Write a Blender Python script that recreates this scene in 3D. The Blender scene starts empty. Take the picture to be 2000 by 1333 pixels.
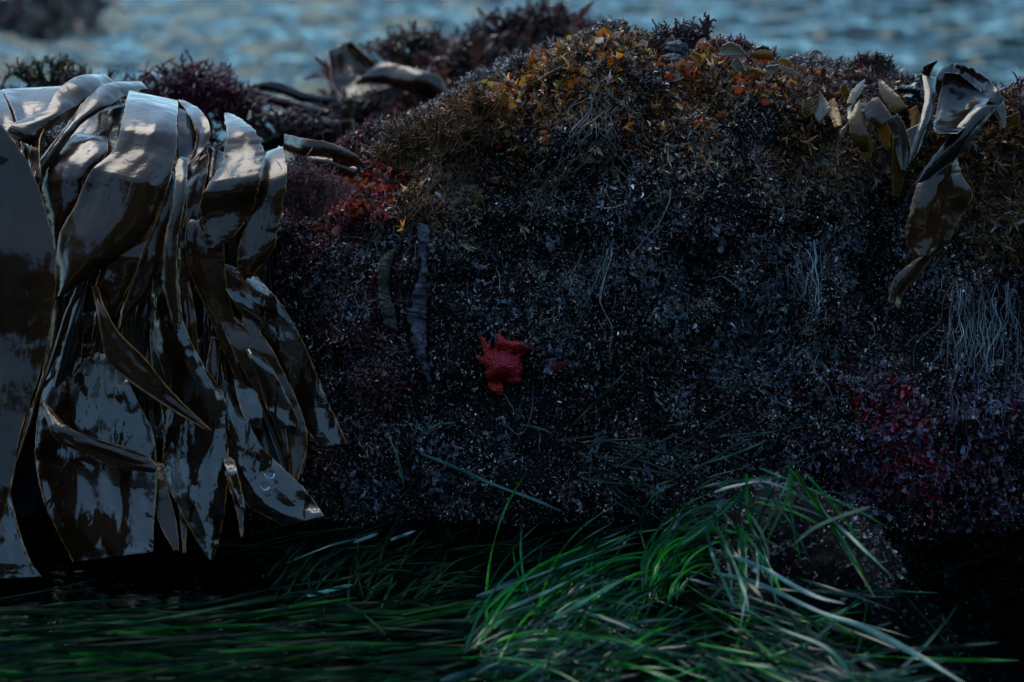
import bpy, math, random
import numpy as np
from mathutils import Vector
rng = np.random.default_rng(7); random.seed(7)
S = bpy.context.scene; COL = S.collection

# ------------------------------------------------------------------ camera
CAMY, CAMZ, PITCH = -2.5, 0.92, math.radians(15)
cam = bpy.data.cameras.new('camera'); camo = bpy.data.objects.new('camera', cam); COL.objects.link(camo)
camo.location = (0, CAMY, CAMZ); camo.rotation_euler = (math.radians(90) - PITCH, 0, 0)
cam.lens = 72; cam.sensor_width = 36; cam.clip_start = 0.05; cam.clip_end = 2000
cam.dof.use_dof = True; cam.dof.focus_distance = 2.60; cam.dof.aperture_fstop = 3.2
S.camera = camo
S.render.resolution_x, S.render.resolution_y = 1024, 682
# ------------------------------------------------------------------ world + sun
SUN_EL, SUN_AZ = math.radians(58), math.radians(-25)      # behind the boulder, a little to the left
W = bpy.data.worlds.new('World'); S.world = W; W.use_nodes = True
nt = W.node_tree; bg = nt.nodes['Background']
sky = nt.nodes.new('ShaderNodeTexSky'); sky.sky_type = 'NISHITA'; sky.sun_disc = False
sky.sun_elevation = SUN_EL; sky.sun_rotation = SUN_AZ; sky.air_density = 1.0; sky.dust_density = 0.6; sky.ozone_density = 1.5
hs = nt.nodes.new('ShaderNodeHueSaturation'); hs.inputs['Saturation'].default_value = 0.84; hs.inputs['Hue'].default_value = 0.488
tint = nt.nodes.new('ShaderNodeVectorMath'); tint.operation = 'MULTIPLY'; tint.inputs[1].default_value = (.74, 1.0, 1.10)
nt.links.new(sky.outputs[0], hs.inputs['Color']); nt.links.new(hs.outputs[0], tint.inputs[0]); nt.links.new(tint.outputs[0], bg.inputs[0]); bg.inputs[1].default_value = 0.15
sun = bpy.data.lights.new('sun', 'SUN'); sun.energy = 0.8; sun.angle = math.radians(34); sun.color = (1, .86, .70)
suno = bpy.data.objects.new('sun', sun); COL.objects.link(suno)
sd = Vector((math.sin(SUN_AZ) * math.cos(SUN_EL), math.cos(SUN_AZ) * math.cos(SUN_EL), math.sin(SUN_EL)))
suno.rotation_euler = sd.to_track_quat('Z', 'Y').to_euler()
S.view_settings.view_transform = 'Standard'; S.view_settings.look = 'None'
S.view_settings.exposure = 0.7; S.view_settings.gamma = 1.0
S.render.engine = 'CYCLES'
S.cycles.max_bounces = 6; S.cycles.diffuse_bounces = 2; S.cycles.glossy_bounces = 3; S.cycles.transparent_max_bounces = 8
S.cycles.transmission_bounces = 3; S.cycles.use_denoising = True; S.cycles.caustics_reflective = False; S.cycles.caustics_refractive = False

# ------------------------------------------------------------------ helpers
cp, sp_ = math.cos(PITCH), math.sin(PITCH)
def ray(px, py):
    px = np.asarray(px, float); py = np.asarray(py, float)
    u = (px - 1000) / 2000 * .5; v = -(py - 666.5) / 2000 * .5
    return np.stack([u + 0 * v, cp + v * sp_ + 0 * u, -sp_ + v * cp + 0 * u], -1)
def at(px, py, Y):                       # world point seen at a photo pixel, standing at depth Y
    d = ray(px, py); t = (np.asarray(Y, float) - CAMY) / d[..., 1]
    return np.array([0, CAMY, CAMZ]) + d * t[..., None]
def atz(px, py, z):                      # world point at height z
    d = ray(px, py); t = (z - CAMZ) / d[..., 2]
    return np.array([0, CAMY, CAMZ]) + d * t[..., None]
def pix(P):
    P = np.asarray(P, float); x = P[..., 0]; y = P[..., 1] - CAMY; z = P[..., 2] - CAMZ
    f = y * cp - z * sp_; up = y * sp_ + z * cp
    return 1000 + x / f * 4000, 666.5 - up / f * 4000
_p = rng.permutation(256); _p = np.concatenate([_p, _p, _p])
_g = rng.normal(size=(256, 3)); _g /= np.linalg.norm(_g, axis=1)[:, None]
def perlin(P):
    P = np.asarray(P, float); i = np.floor(P).astype(int); f = P - i; u = f * f * f * (f * (f * 6 - 15) + 10); i &= 255
    r = 0
    for dx in (0, 1):
        for dy in (0, 1):
            for dz in (0, 1):
                h = _p[_p[_p[(i[..., 0] + dx) & 255] + ((i[..., 1] + dy) & 255)] + ((i[..., 2] + dz) & 255)]
                g = _g[h]; d = f - np.array([dx, dy, dz])
                w = (u[..., 0] if dx else 1 - u[..., 0]) * (u[..., 1] if dy else 1 - u[..., 1]) * (u[..., 2] if dz else 1 - u[..., 2])
                r = r + w * (g * d).sum(-1)
    return r * 1.6
def fbm(P, o=4, g=.5):
    s = 0; a = 1; P = np.asarray(P, float)
    for k in range(o): s = s + a * perlin(P * 2 ** k + 17.3 * k); a *= g
    return s
def mesh_obj(name, V, F, mat, col=None, label=None, cat=None, group=None, kind=None, parent=None, smooth=True, attrs=None):
    V = np.asarray(V, np.float32).reshape(-1, 3); me = bpy.data.meshes.new(name)
    F = [np.asarray(f, np.int32) for f in (F if isinstance(F, list) else [F])]
    F = [f for f in F if len(f)]
    me.vertices.add(len(V)); me.vertices.foreach_set('co', V.ravel())
    nl = sum(f.size for f in F); npoly = sum(len(f) for f in F)
    me.loops.add(nl); me.polygons.add(npoly)
    me.loops.foreach_set('vertex_index', np.concatenate([f.ravel() for f in F]))
    tot = np.concatenate([np.full(len(f), f.shape[1], np.int32) for f in F])
    me.polygons.foreach_set('loop_start', np.concatenate([[0], np.cumsum(tot)[:-1]]).astype(np.int32))
    me.polygons.foreach_set('loop_total', tot)
    if smooth: me.polygons.foreach_set('use_smooth', np.ones(npoly, bool))
    if col is not None:
        a = me.attributes.new('Col', 'FLOAT_COLOR', 'POINT'); c = np.ones((len(V), 4), np.float32); c[:, :3] = col; a.data.foreach_set('color', c.ravel())
    for k, v in (attrs or {}).items():
        a = me.attributes.new(k, 'FLOAT', 'POINT'); a.data.foreach_set('value', np.asarray(v, np.float32).ravel())
    me.update(); me.validate()
    me.materials.append(mat)
    o = bpy.data.objects.new(name, me); COL.objects.link(o)
    if parent: o.parent = parent
    if label: o['label'] = label
    if cat: o['category'] = cat
    if group: o['group'] = group
    if kind: o['kind'] = kind
    return o
def thing(name, label, cat, loc=(0, 0, 0), group=None):
    o = bpy.data.objects.new(name, None); COL.objects.link(o); o.location = loc; o.empty_display_size = .02
    o['label'] = label; o['category'] = cat
    if group: o['group'] = group
    return o
def mat(name, base=(.1, .1, .1), rough=.3, spec=.5, use_col=False, coat=0, bump=None, noise=None, trans=0, sss=0):
    m = bpy.data.materials.new(name); m.use_nodes = True; n = m.node_tree; b = n.nodes['Principled BSDF']
    b.inputs['Base Color'].default_value = (*base, 1); b.inputs['Roughness'].default_value = rough
    b.inputs['Specular IOR Level'].default_value = spec; b.inputs['Coat Weight'].default_value = coat; b.inputs['Coat Roughness'].default_value = .08
    src = None
    if use_col:
        a = n.nodes.new('ShaderNodeAttribute'); a.attribute_name = 'Col'; src = a.outputs['Color']
    tc = n.nodes.new('ShaderNodeNewGeometry')
    if noise:
        t = n.nodes.new('ShaderNodeTexNoise'); t.inputs['Scale'].default_value = noise[0]; t.inputs['Detail'].default_value = 5
        n.links.new(tc.outputs['Position'], t.inputs['Vector'])
        mp = n.nodes.new('ShaderNodeMapRange'); mp.inputs['From Min'].default_value = .3; mp.inputs['From Max'].default_value = .7
        mp.inputs['To Min'].default_value = noise[1]; mp.inputs['To Max'].default_value = noise[2]; n.links.new(t.outputs['Fac'], mp.inputs['Value'])
        mx = n.nodes.new('ShaderNodeVectorMath'); mx.operation = 'SCALE'
        if src: n.links.new(src, mx.inputs[0])
        else: mx.inputs[0].default_value = base
        n.links.new(mp.outputs[0], mx.inputs['Scale']); src = mx.outputs[0]
    if src: n.links.new(src, b.inputs['Base Color'])
    if bump:
        prev = None
        for sc, st in bump:
            t = n.nodes.new('ShaderNodeTexNoise'); t.inputs['Scale'].default_value = sc; t.inputs['Detail'].default_value = 4
            n.links.new(tc.outputs['Position'], t.inputs['Vector'])
            bp = n.nodes.new('ShaderNodeBump'); bp.inputs['Strength'].default_value = 1; bp.inputs['Distance'].default_value = st
            n.links.new(t.outputs['Fac'], bp.inputs['Height'])
            if prev: n.links.new(prev, bp.inputs['Normal'])
            prev = bp.outputs[0]
        n.links.new(prev, b.inputs['Normal'])
    if trans:
        tr = n.nodes.new('ShaderNodeBsdfTranslucent'); ms = n.nodes.new('ShaderNodeMixShader'); ms.inputs[0].default_value = trans
        if src: n.links.new(src, tr.inputs[0])
        else: tr.inputs[0].default_value = (*base, 1)
        n.links.new(b.outputs[0], ms.inputs[1]); n.links.new(tr.outputs[0], ms.inputs[2])
        n.links.new(ms.outputs[0], n.nodes['Material Output'].inputs[0])
    return m

# ------------------------------------------------------------------ materials
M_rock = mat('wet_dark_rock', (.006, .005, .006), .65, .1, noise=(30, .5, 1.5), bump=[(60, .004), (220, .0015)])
M_turf = mat('turf', use_col=True, rough=.24, spec=.8, trans=.15)
M_leaf = mat('small_leaf', use_col=True, rough=.22, spec=.6, trans=.35, noise=(120, .7, 1.3))
M_strand = mat('strand', use_col=True, rough=.35, spec=.5, noise=(200, .6, 1.4))
M_grass = mat('surfgrass', use_col=True, rough=.2, spec=.45, trans=.22, noise=(60, .6, 1.3))
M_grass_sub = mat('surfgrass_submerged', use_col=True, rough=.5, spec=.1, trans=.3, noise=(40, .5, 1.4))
M_crust = mat('crust', use_col=True, rough=.45, spec=.5, noise=(180, .2, 1.7), bump=[(120, .004), (380, .0025)])
M_stone = mat('stone', (.045, .055, .065), .5, .4, noise=(90, .6, 1.3), bump=[(200, .002)])
M_bed = mat('seabed_mud', (.012, .022, .020), .8, .2, noise=(4, .5, 1.6))
M_wet = mat('bubble', (.3, .35, .4), .05, .8)

def kelp_mat(name, base, edge, spec=.4, trans=.10, rough=.2, patch=0):
    m = bpy.data.materials.new(name); m.use_nodes = True; n = m.node_tree; b = n.nodes['Principled BSDF']; L = n.links.new
    g = n.nodes.new('ShaderNodeNewGeometry')
    def noise(sc, det=5, dist=0):
        t = n.nodes.new('ShaderNodeTexNoise'); t.inputs['Scale'].default_value = sc; t.inputs['Detail'].default_value = det
        t.inputs['Distortion'].default_value = dist; L(g.outputs['Position'], t.inputs['Vector']); return t.outputs['Fac']
    e = n.nodes.new('ShaderNodeAttribute'); e.attribute_name = 'edge'
    ed = n.nodes.new('ShaderNodeMath'); ed.operation = 'MULTIPLY_ADD'; L(noise(70), ed.inputs[0]); ed.inputs[1].default_value = .40; L(e.outputs['Fac'], ed.inputs[2])
    r = n.nodes.new('ShaderNodeMapRange'); r.inputs['From Min'].default_value = 1.11; r.inputs['From Max'].default_value = 1.24; L(ed.outputs[0], r.inputs['Value'])
    cr = n.nodes.new('ShaderNodeValToRGB'); cr.color_ramp.elements[0].position = .35; cr.color_ramp.elements[1].position = .7
    cr.color_ramp.elements[0].color = (*[c * .55 for c in base], 1); cr.color_ramp.elements[1].color = (base[0] * 1.7, base[1] * 1.5, base[2] * 1.2, 1)
    L(noise(9), cr.inputs[0])
    mx = n.nodes.new('ShaderNodeMix'); mx.data_type = 'RGBA'; L(r.outputs[0], mx.inputs['Factor']); L(cr.outputs[0], mx.inputs['A']); mx.inputs['B'].default_value = (*edge, 1)
    L(mx.outputs['Result'], b.inputs['Base Color'])
    rr = n.nodes.new('ShaderNodeMapRange'); rr.inputs['From Min'].default_value = .35; rr.inputs['From Max'].default_value = .68
    rr.inputs['To Min'].default_value = rough * .7; rr.inputs['To Max'].default_value = rough * 1.9; L(noise(16), rr.inputs['Value']); L(rr.outputs[0], b.inputs['Roughness'])
    b.inputs['Specular IOR Level'].default_value = spec; b.inputs['IOR'].default_value = 1.5
    b.inputs['Coat Weight'].default_value = .4; b.inputs['Coat Roughness'].default_value = .04 if patch else .11; b.inputs['Coat IOR'].default_value = 1.6
    if patch:                             # ragged noise mask: glossy in some patches, dull in the others
        mp = n.nodes.new('ShaderNodeMapping'); mp.inputs['Scale'].default_value = (3.5, 1.2, 1.1); L(g.outputs['Position'], mp.inputs[0])
        t = n.nodes.new('ShaderNodeTexNoise'); t.inputs['Scale'].default_value = 9; t.inputs['Detail'].default_value = 9; t.inputs['Roughness'].default_value = .66; t.inputs['Distortion'].default_value = .4; L(mp.outputs[0], t.inputs['Vector'])
        w = n.nodes.new('ShaderNodeMapRange'); w.inputs['From Min'].default_value = patch; w.inputs['From Max'].default_value = patch + .02; L(t.outputs['Fac'], w.inputs['Value'])
        for nm, lo, hi in (('Coat Weight', 0, 1.0), ('Specular IOR Level', .05, .7)):
            q = n.nodes.new('ShaderNodeMapRange'); q.inputs['To Min'].default_value = lo; q.inputs['To Max'].default_value = hi; L(w.outputs[0], q.inputs['Value']); L(q.outputs[0], b.inputs[nm])
    prev = None
    for sc, st, dist in ((9, .007, .4), (45, .0011, .3), (260, .00014, 0)):
        bp = n.nodes.new('ShaderNodeBump'); bp.inputs['Strength'].default_value = 1; bp.inputs['Distance'].default_value = st
        L(noise(sc, 3, dist), bp.inputs['Height'])
        if prev: L(prev, bp.inputs['Normal'])
        prev = bp.outputs[0]
    L(prev, b.inputs['Normal']); L(prev, b.inputs['Coat Normal'])
    tr = n.nodes.new('ShaderNodeBsdfTranslucent'); L(mx.outputs['Result'], tr.inputs[0])
    ms = n.nodes.new('ShaderNodeMixShader'); ms.inputs[0].default_value = trans
    L(b.outputs[0], ms.inputs[1]); L(tr.outputs[0], ms.inputs[2]); L(ms.outputs[0], n.nodes['Material Output'].inputs[0])
    return m
M_kelp = kelp_mat('kelp_brown', (.040, .014, .004), (.46, .19, .04))
M_kelp_low = kelp_mat('kelp_patchy', (.018, .008, .003), (.42, .20, .04), patch=.44)
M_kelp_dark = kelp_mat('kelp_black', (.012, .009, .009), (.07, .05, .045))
M_kelp_olive = kelp_mat('kelp_olive', (.10, .045, .004), (.34, .19, .04), trans=.25, rough=.22)
M_amber = kelp_mat('amber_weed', (.34, .15, .012), (.55, .38, .14), trans=.35, rough=.2)
M_cream = kelp_mat('cream_weed', (.30, .27, .22), (.5, .45, .38), trans=.3, rough=.2)
M_kelp_pale = kelp_mat('kelp_pale', (.055, .048, .042), (.34, .26, .16), trans=.12, rough=.2)

# water: a clear surface that reflects by angle and lets the light through to what is beneath
M_sea = bpy.data.materials.new('sea_water'); M_sea.use_nodes = True; n = M_sea.node_tree; L = n.links.new
n.nodes.remove(n.nodes['Principled BSDF'])
gl = n.nodes.new('ShaderNodeBsdfGlossy'); gl.inputs['Roughness'].default_value = .03; gl.inputs[0].default_value = (.59, .71, .73, 1)
tp = n.nodes.new('ShaderNodeBsdfTransparent'); tp.inputs[0].default_value = (.42, .62, .60, 1)
fr = n.nodes.new('ShaderNodeFresnel'); fr.inputs['IOR'].default_value = 1.34; ms = n.nodes.new('ShaderNodeMixShader')
g = n.nodes.new('ShaderNodeNewGeometry'); mpn = n.nodes.new('ShaderNodeMapping'); L(g.outputs['Position'], mpn.inputs[0]); mpn.inputs['Scale'].default_value = (.55, 1, 1)
prev = None
for sc, st in ((7, .012), (22, .004)):
    t = n.nodes.new('ShaderNodeTexNoise'); t.inputs['Scale'].default_value = sc; t.inputs['Detail'].default_value = 3; L(mpn.outputs[0], t.inputs['Vector'])
    bp = n.nodes.new('ShaderNodeBump'); bp.inputs['Distance'].default_value = st; L(t.outputs['Fac'], bp.inputs['Height'])
    if prev: L(prev, bp.inputs['Normal'])
    prev = bp.outputs[0]
for nd in (gl, fr): L(prev, nd.inputs['Normal'])
L(fr.outputs[0], ms.inputs[0]); L(tp.outputs[0], ms.inputs[1]); L(gl.outputs[0], ms.inputs[2]); L(ms.outputs[0], n.nodes['Material Output'].inputs[0])

# ------------------------------------------------------------------ sea and seabed
def grid_faces(nu, nv, wrap=False):
    a = np.arange(nu * nv).reshape(nu, nv)
    f = np.stack([a[:-1, :-1], a[1:, :-1], a[1:, 1:], a[:-1, 1:]], -1).reshape(-1, 4)
    if wrap: f = np.concatenate([f, np.stack([a[:-1, -1], a[1:, -1], a[1:, 0], a[:-1, 0]], -1)])
    return f
ys = np.concatenate([np.linspace(-3, .6, 60)[:-1], np.linspace(.6, 12, 620), 12 + np.geomspace(.03, 500, 80)])
xs = np.concatenate([-3 - np.geomspace(.02, 300, 40)[::-1], np.linspace(-3, 3, 420), 3 + np.geomspace(.02, 300, 40)])
X, Y = np.meshgrid(xs, ys, indexing='ij')
amp = np.clip((Y - .9) / 2.0, 0, 1) * np.clip(1.6 - Y / 14, .25, 1)
Zw = amp * (.046 * fbm(np.stack([X * 1.3 + .5 * Y, Y * 2.6, X * 0 + 3], -1), 3) + .020 * fbm(np.stack([X * 5 + 2, Y * 9, X * 0 + 9], -1), 3, .55))
Zw += .002 * np.clip(1 - amp, 0, 1) * fbm(np.stack([X * 3, Y * 5, X * 0], -1), 2)
mesh_obj('sea_water', np.stack([X, Y, Zw], -1), grid_faces(*X.shape), M_sea, kind='structure', label='grey blue rippled sea behind and around the boulder')
bx = np.linspace(-320, 320, 60); by = np.linspace(-6, 520, 60); BX, BY = np.meshgrid(bx, by, indexing='ij')
mesh_obj('seabed', np.stack([BX, BY, -.45 + .05 * fbm(np.stack([BX, BY, BX * 0], -1) * .3, 2)], -1), grid_faces(*BX.shape), M_bed, kind='structure')

# unseen dark cliffs added behind the viewer so steeper wet surfaces mirror less sky
th = np.linspace(math.radians(188), math.radians(352), 120); hh = np.linspace(0, 1, 40); TH, HH = np.meshgrid(th, hh, indexing='ij')
q = np.stack([np.cos(TH) * 3, np.sin(TH) * 3, HH * 2], -1); rad_ = 11 + 1.5 * HH + 1.6 * fbm(q, 4)
top = 7.4 + 2.6 * fbm(np.stack([np.cos(TH) * 4, np.sin(TH) * 4, 0 * TH], -1), 4)
M_added_cliff = mat('added_cliff_rock', (.03, .028, .026), .8, .2, noise=(1.2, .5, 1.5))
mesh_obj('added_dark_cliff', np.stack([rad_ * np.cos(TH), -1 + rad_ * np.sin(TH), -.5 + HH * top], -1), grid_faces(120, 40), M_added_cliff, kind='structure')
# ------------------------------------------------------------------ rocks
def rock(name, crest, yc, front, back, z0, label, cat='boulder', nx=420, nv=240, amp=1.0, bumps=(), seed=0, mt=M_rock, pw=2.6, grp=None):
    cx, cy = np.array(crest, float).T
    px = np.linspace(cx[0], cx[-1], nx); py = np.interp(px, cx, cy)
    k = np.ones(9) / 9; py = np.convolve(np.pad(py, 4, mode='edge'), k, 'valid')
    C = at(px, py, yc); a = np.linspace(0, math.pi, nv)
    c, s = np.cos(a), np.sin(a); cc = np.sign(c) * np.abs(c) ** (2 / pw); ss = np.abs(s) ** (2 / pw)
    u = np.linspace(-1, 1, nx); endf = (1 - np.abs(u) ** 12) ** .5
    depth = np.where(c > 0, front, back)
    V = np.zeros((nx, nv, 3)); V[..., 0] = C[:, 0][:, None] + 0 * c
    V[..., 1] = C[:, 1][:, None] - cc * depth * (.35 + .65 * endf[:, None])
    V[..., 2] = z0 + (C[:, 2] - z0)[:, None] * ss * endf[:, None]
    N = np.cross(np.gradient(V, axis=0), np.gradient(V, axis=1)); N /= np.linalg.norm(N, axis=-1)[..., None] + 1e-9
    if N[nx // 2, nv // 2, 2] < 0: N = -N
    d = amp * (.045 * fbm(V * 5 + seed, 3) + .019 * fbm(V * 20 + seed, 3) + .004 * fbm(V * 90 + seed, 2))
    d *= np.clip(s, 0, 1)[None] ** .3
    for bx_, by_, rx, ry, h in bumps:
        q = ((pix(V)[0] - bx_) / rx) ** 2 + ((pix(V)[1] - by_) / ry) ** 2
        d = d + h * np.exp(-q) * (c > -.1)[None]
    V = V + N * d[..., None]
    N = np.cross(np.gradient(V, axis=0), np.gradient(V, axis=1)); N /= np.linalg.norm(N, axis=-1)[..., None] + 1e-9
    if N[nx // 2, nv // 2, 2] < 0: N = -N
    F = grid_faces(nx, nv)
    o = mesh_obj(name, V, F, mt, label=label, cat=cat, group=grp)
    return o, V, N
crest = [(-700, 420), (-300, 275), (0, 262), (250, 258), (400, 320), (450, 350), (560, 365), (640, 352), (720, 350), (770, 312), (820, 270), (900, 218), (960, 200), (1020, 160), (1080, 128), (1170, 98), (1250, 98),
         (1320, 108), (1400, 105), (1460, 125), (1550, 172), (1640, 168), (1700, 152), (1760, 172), (1850, 182), (1950, 208), (2050, 225), (2300, 260), (2700, 420)]
bumps = [(832, 560, 16, 220, -.03), (1370, 520, 60, 60, -.06), (1715, 560, 60, 180, -.07), (1790, 420, 70, 90, -.03), (1800, 880, 230, 170, .06), (1240, 330, 130, 60, -.02), (1100, 260, 150, 60, .02), (1900, 560, 80, 60, .03),
         (700, 600, 110, 250, .03), (1010, 720, 70, 60, -.015), (1500, 690, 120, 120, -.03), (200, 700, 420, 500, -.06)]
ro, RV, RN = rock('boulder', crest, .25, .25, .45, -.5, 'large dark boulder thickly covered in seaweed, filling the middle and right', nx=520, nv=300, bumps=bumps, seed=2)
b2, BV, BN = rock('boulder', [(560, 420), (620, 290), (655, 205), (740, 150), (850, 112), (950, 92), (1050, 82), (1120, 85), (1200, 130), (1330, 330)], 1.15, .35, .4, -.5,
                  'blurred weed-topped rock behind the main boulder, left of its summit', nx=220, nv=120, seed=9)
b3, CV, CN = rock('boulder', [(-500, 300), (-200, 215), (0, 190), (200, 186), (330, 188), (440, 205), (500, 300)], .62, .2, .25, -.5,
                  'low blurred dark rock just behind the kelp at left', nx=160, nv=80, seed=21)
b4, DV, DN = rock('boulder', [(-160, 80), (-60, 36), (60, 20), (150, 22), (205, 42), (232, 66)], 6.2, .7, .6, -.2,
                  'distant dark rock awash in the sea at the upper left corner', nx=90, nv=60, seed=31)
b5, EV, EN = rock('boulder', [(1330, 1250), (1390, 1080), (1440, 985), (1530, 935), (1620, 970), (1700, 1060), (1790, 1180), (1900, 1300)], -.16, .16, .16, -.15,
                  'low rounded rock draped with surfgrass at lower right', nx=180, nv=100, seed=41, amp=.6)

# ------------------------------------------------------------------ instanced little plants baked into one mesh
def T_curl(nseg=4, L=1.0, w=.16, curl=2.2, twist=1.0):
    V = []; a = 0; p = np.zeros(3)
    for i in range(nseg + 1):
        t = i / nseg; ww = w * (1 - .75 * t) * (.6 + .8 * math.sin(min(1, t * 2) * math.pi / 2)); th = twist * t
        sd = np.array([math.cos(th), math.sin(th), 0]) * ww
        V += [p - sd, p + sd]; a = curl * t; p = p + np.array([0, math.sin(a), math.cos(a)]) * L / nseg
    F = [(2 * i, 2 * i + 1, 2 * i + 3, 2 * i + 2) for i in range(nseg)]
    return np.array(V), np.array(F)
def join(parts):
    V = []; F = []; k = 0
    for v, f in parts: V.append(v); F.append(f + k); k += len(v)
    return np.concatenate(V), np.concatenate(F)
def rotm(ax, a):
    ax = np.array(ax, float); ax /= np.linalg.norm(ax); K = np.array([[0, -ax[2], ax[1]], [ax[2], 0, -ax[0]], [-ax[1], ax[0], 0]])
    return np.eye(3) + math.sin(a) * K + (1 - math.cos(a)) * K @ K
def T_twig(seed, n=6, w=.07):
    r = np.random.default_rng(seed); parts = []
    for i in range(n):
        v, f = T_curl(3, r.uniform(.4, .8), w * r.uniform(.8, 1.5), r.uniform(-1.2, 1.2), r.uniform(-2, 2))
        h = 0 if i == 0 else r.uniform(.15, .7)
        R = rotm((r.normal(), r.normal(), .01), r.uniform(.2, 1.1) if i else .1)
        parts.append((v @ R.T + np.array([0, .05 * h, h]), f))
    return join(parts)
def T_leaf(seed):
    r = np.random.default_rng(seed); c = r.uniform(.2, .8)
    V = [(0, 0, 0)]; 
    for k in range(8):
        a = k / 8 * 2 * math.pi; rr = r.uniform(.35, .6); x = rr * math.cos(a); z = .5 + rr * math.sin(a); V.append((x, c * (x * x + (z - .5) ** 2), z))
    V[0] = (0, 0, .5); F = [(0, 1 + 2 * k, 2 + 2 * k, 1 + (2 * k + 2) % 8) for k in range(4)]
    return np.array(V), np.array(F)
def scatter_pts(V, N, n, wfun=None, seed=0, front=True):
    r = np.random.default_rng(seed)
    c = (V[:-1, :-1] + V[1:, 1:] + V[1:, :-1] + V[:-1, 1:]) / 4; ar = np.linalg.norm(np.cross(V[1:, :-1] - V[:-1, :-1], V[:-1, 1:] - V[:-1, :-1]), axis=-1)
    px, py = pix(c); w = ar.copy()
    vd = c - np.array([0, CAMY, CAMZ]); fac = -(vd * N[:-1, :-1]).sum(-1) / np.linalg.norm(vd, axis=-1)
    if front: w = w * ((fac > -.35) & (px > -150) & (px < 2150) & (py < 1450))
    if wfun is not None: w = w * np.maximum(wfun(px, py, c), 0)
    w = w.ravel(); w /= w.sum(); idx = r.choice(len(w), n, p=w); i, j = np.unravel_index(idx, ar.shape)
    a, b = r.random((2, n, 1))
    P = (V[i, j] * (1 - a) + V[i + 1, j] * a) * (1 - b) + (V[i, j + 1] * (1 - a) + V[i + 1, j + 1] * a) * b
    return P, N[i, j]
def bake(templates, P, D, size, seed=0, flat=1.0):
    """templates placed at P, their z along D; returns V, F, instance index per vertex"""
    r = np.random.default_rng(seed); n = len(P); D = D / (np.linalg.norm(D, axis=1)[:, None] + 1e-9)
    h = r.normal(size=(n, 3)); Xa = np.cross(h, D); Xa /= np.linalg.norm(Xa, axis=1)[:, None] + 1e-9; Ya = np.cross(D, Xa)
    R = np.stack([Xa, Ya, D], -1); which = r.integers(0, len(templates), n); Vs = []; Fs = []; I = []; k = 0
    for t, (tv, tf) in enumerate(templates):
        m = np.where(which == t)[0]
        if not len(m): continue
        v = np.einsum('nij,vj->nvi', R[m], tv) * size[m][:, None, None] + P[m][:, None]
        f = tf[None] + (np.arange(len(m)) * len(tv))[:, None, None] + k
        Vs.append(v.reshape(-1, 3)); Fs.append(f.reshape(-1, tf.shape[1])); I.append(np.repeat(m, len(tv))); k += v.shape[0] * v.shape[1]
    return np.concatenate(Vs), np.concatenate(Fs), np.concatenate(I)
CURLS = [T_curl(4, 1, w, c, t) for w, c, t in ((.13, 2.6, 1), (.10, 3.4, 2), (.17, 1.6, -1), (.12, -2.4, 2.5), (.20, 2.0, .3), (.08, 4.2, 0))]
TWIGS = [T_twig(s) for s in range(6)]
FANS = [T_twig(s + 20, 5, .16) for s in range(4)]
LEAVES = [T_leaf(s) for s in range(6)]
def smooth(x, a, b): t = np.clip((x - a) / (b - a), 0, 1); return t * t * (3 - 2 * t)
def palette(cols, n, seed, jit=.35):
    r = np.random.default_rng(seed); cols = np.array(cols); c = cols[r.integers(0, len(cols), n)]
    return c * np.exp(r.normal(0, jit, (n, 1))) * np.exp(r.normal(0, .08, (n, 3)))
def crest_py(px): return np.interp(px, *np.array(crest, float).T)
def patch(P, s, o=0, k=0): return fbm(P * s + 50 + k, 3)

def turf(name, label, Vr, Nr, n, wf, cols, sz, tmpl, down=.5, up=0, mt=M_turf, seed=0, jit=.35, cat='seaweed', rnd=.8, lift=.0):
    P, Nn = scatter_pts(Vr, Nr, n, wf, seed); r = np.random.default_rng(seed + 5)
    D = Nn * .8 + np.array([0, 0, -down + up]) + r.normal(0, rnd / 1.7, (n, 3))
    size = sz * np.exp(r.normal(0, .35, n)); V, F, I = bake(tmpl, P + Nn * lift, D, size, seed)
    c = palette(cols, n, seed, jit)[I]
    return mesh_obj(name, V, F, mt, col=c, label=label, cat=cat, kind='stuff')
def kelpgap(px, py): return np.maximum(smooth(px, 430, 600), .6 * (1 - smooth(py, 330, 460)))
# 1 dark coralline turf over the face
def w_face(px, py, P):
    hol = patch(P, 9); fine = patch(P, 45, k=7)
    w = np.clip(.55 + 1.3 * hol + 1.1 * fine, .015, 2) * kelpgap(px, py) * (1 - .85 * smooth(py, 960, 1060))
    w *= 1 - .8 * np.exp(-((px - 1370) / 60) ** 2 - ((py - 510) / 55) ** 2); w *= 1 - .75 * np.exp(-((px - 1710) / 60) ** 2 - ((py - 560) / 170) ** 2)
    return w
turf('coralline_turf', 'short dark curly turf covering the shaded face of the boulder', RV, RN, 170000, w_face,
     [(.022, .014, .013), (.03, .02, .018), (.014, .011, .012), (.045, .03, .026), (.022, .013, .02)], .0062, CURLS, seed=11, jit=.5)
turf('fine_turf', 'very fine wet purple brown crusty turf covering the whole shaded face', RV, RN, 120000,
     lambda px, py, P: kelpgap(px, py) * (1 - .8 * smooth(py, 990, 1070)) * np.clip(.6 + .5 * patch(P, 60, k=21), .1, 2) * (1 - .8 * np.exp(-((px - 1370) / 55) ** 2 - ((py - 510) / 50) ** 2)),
     [(.16, .11, .11), (.30, .24, .24), (.09, .05, .07), (.42, .38, .38), (.14, .08, .06)], .0036, CURLS, seed=211, jit=.6, lift=.002)
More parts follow.
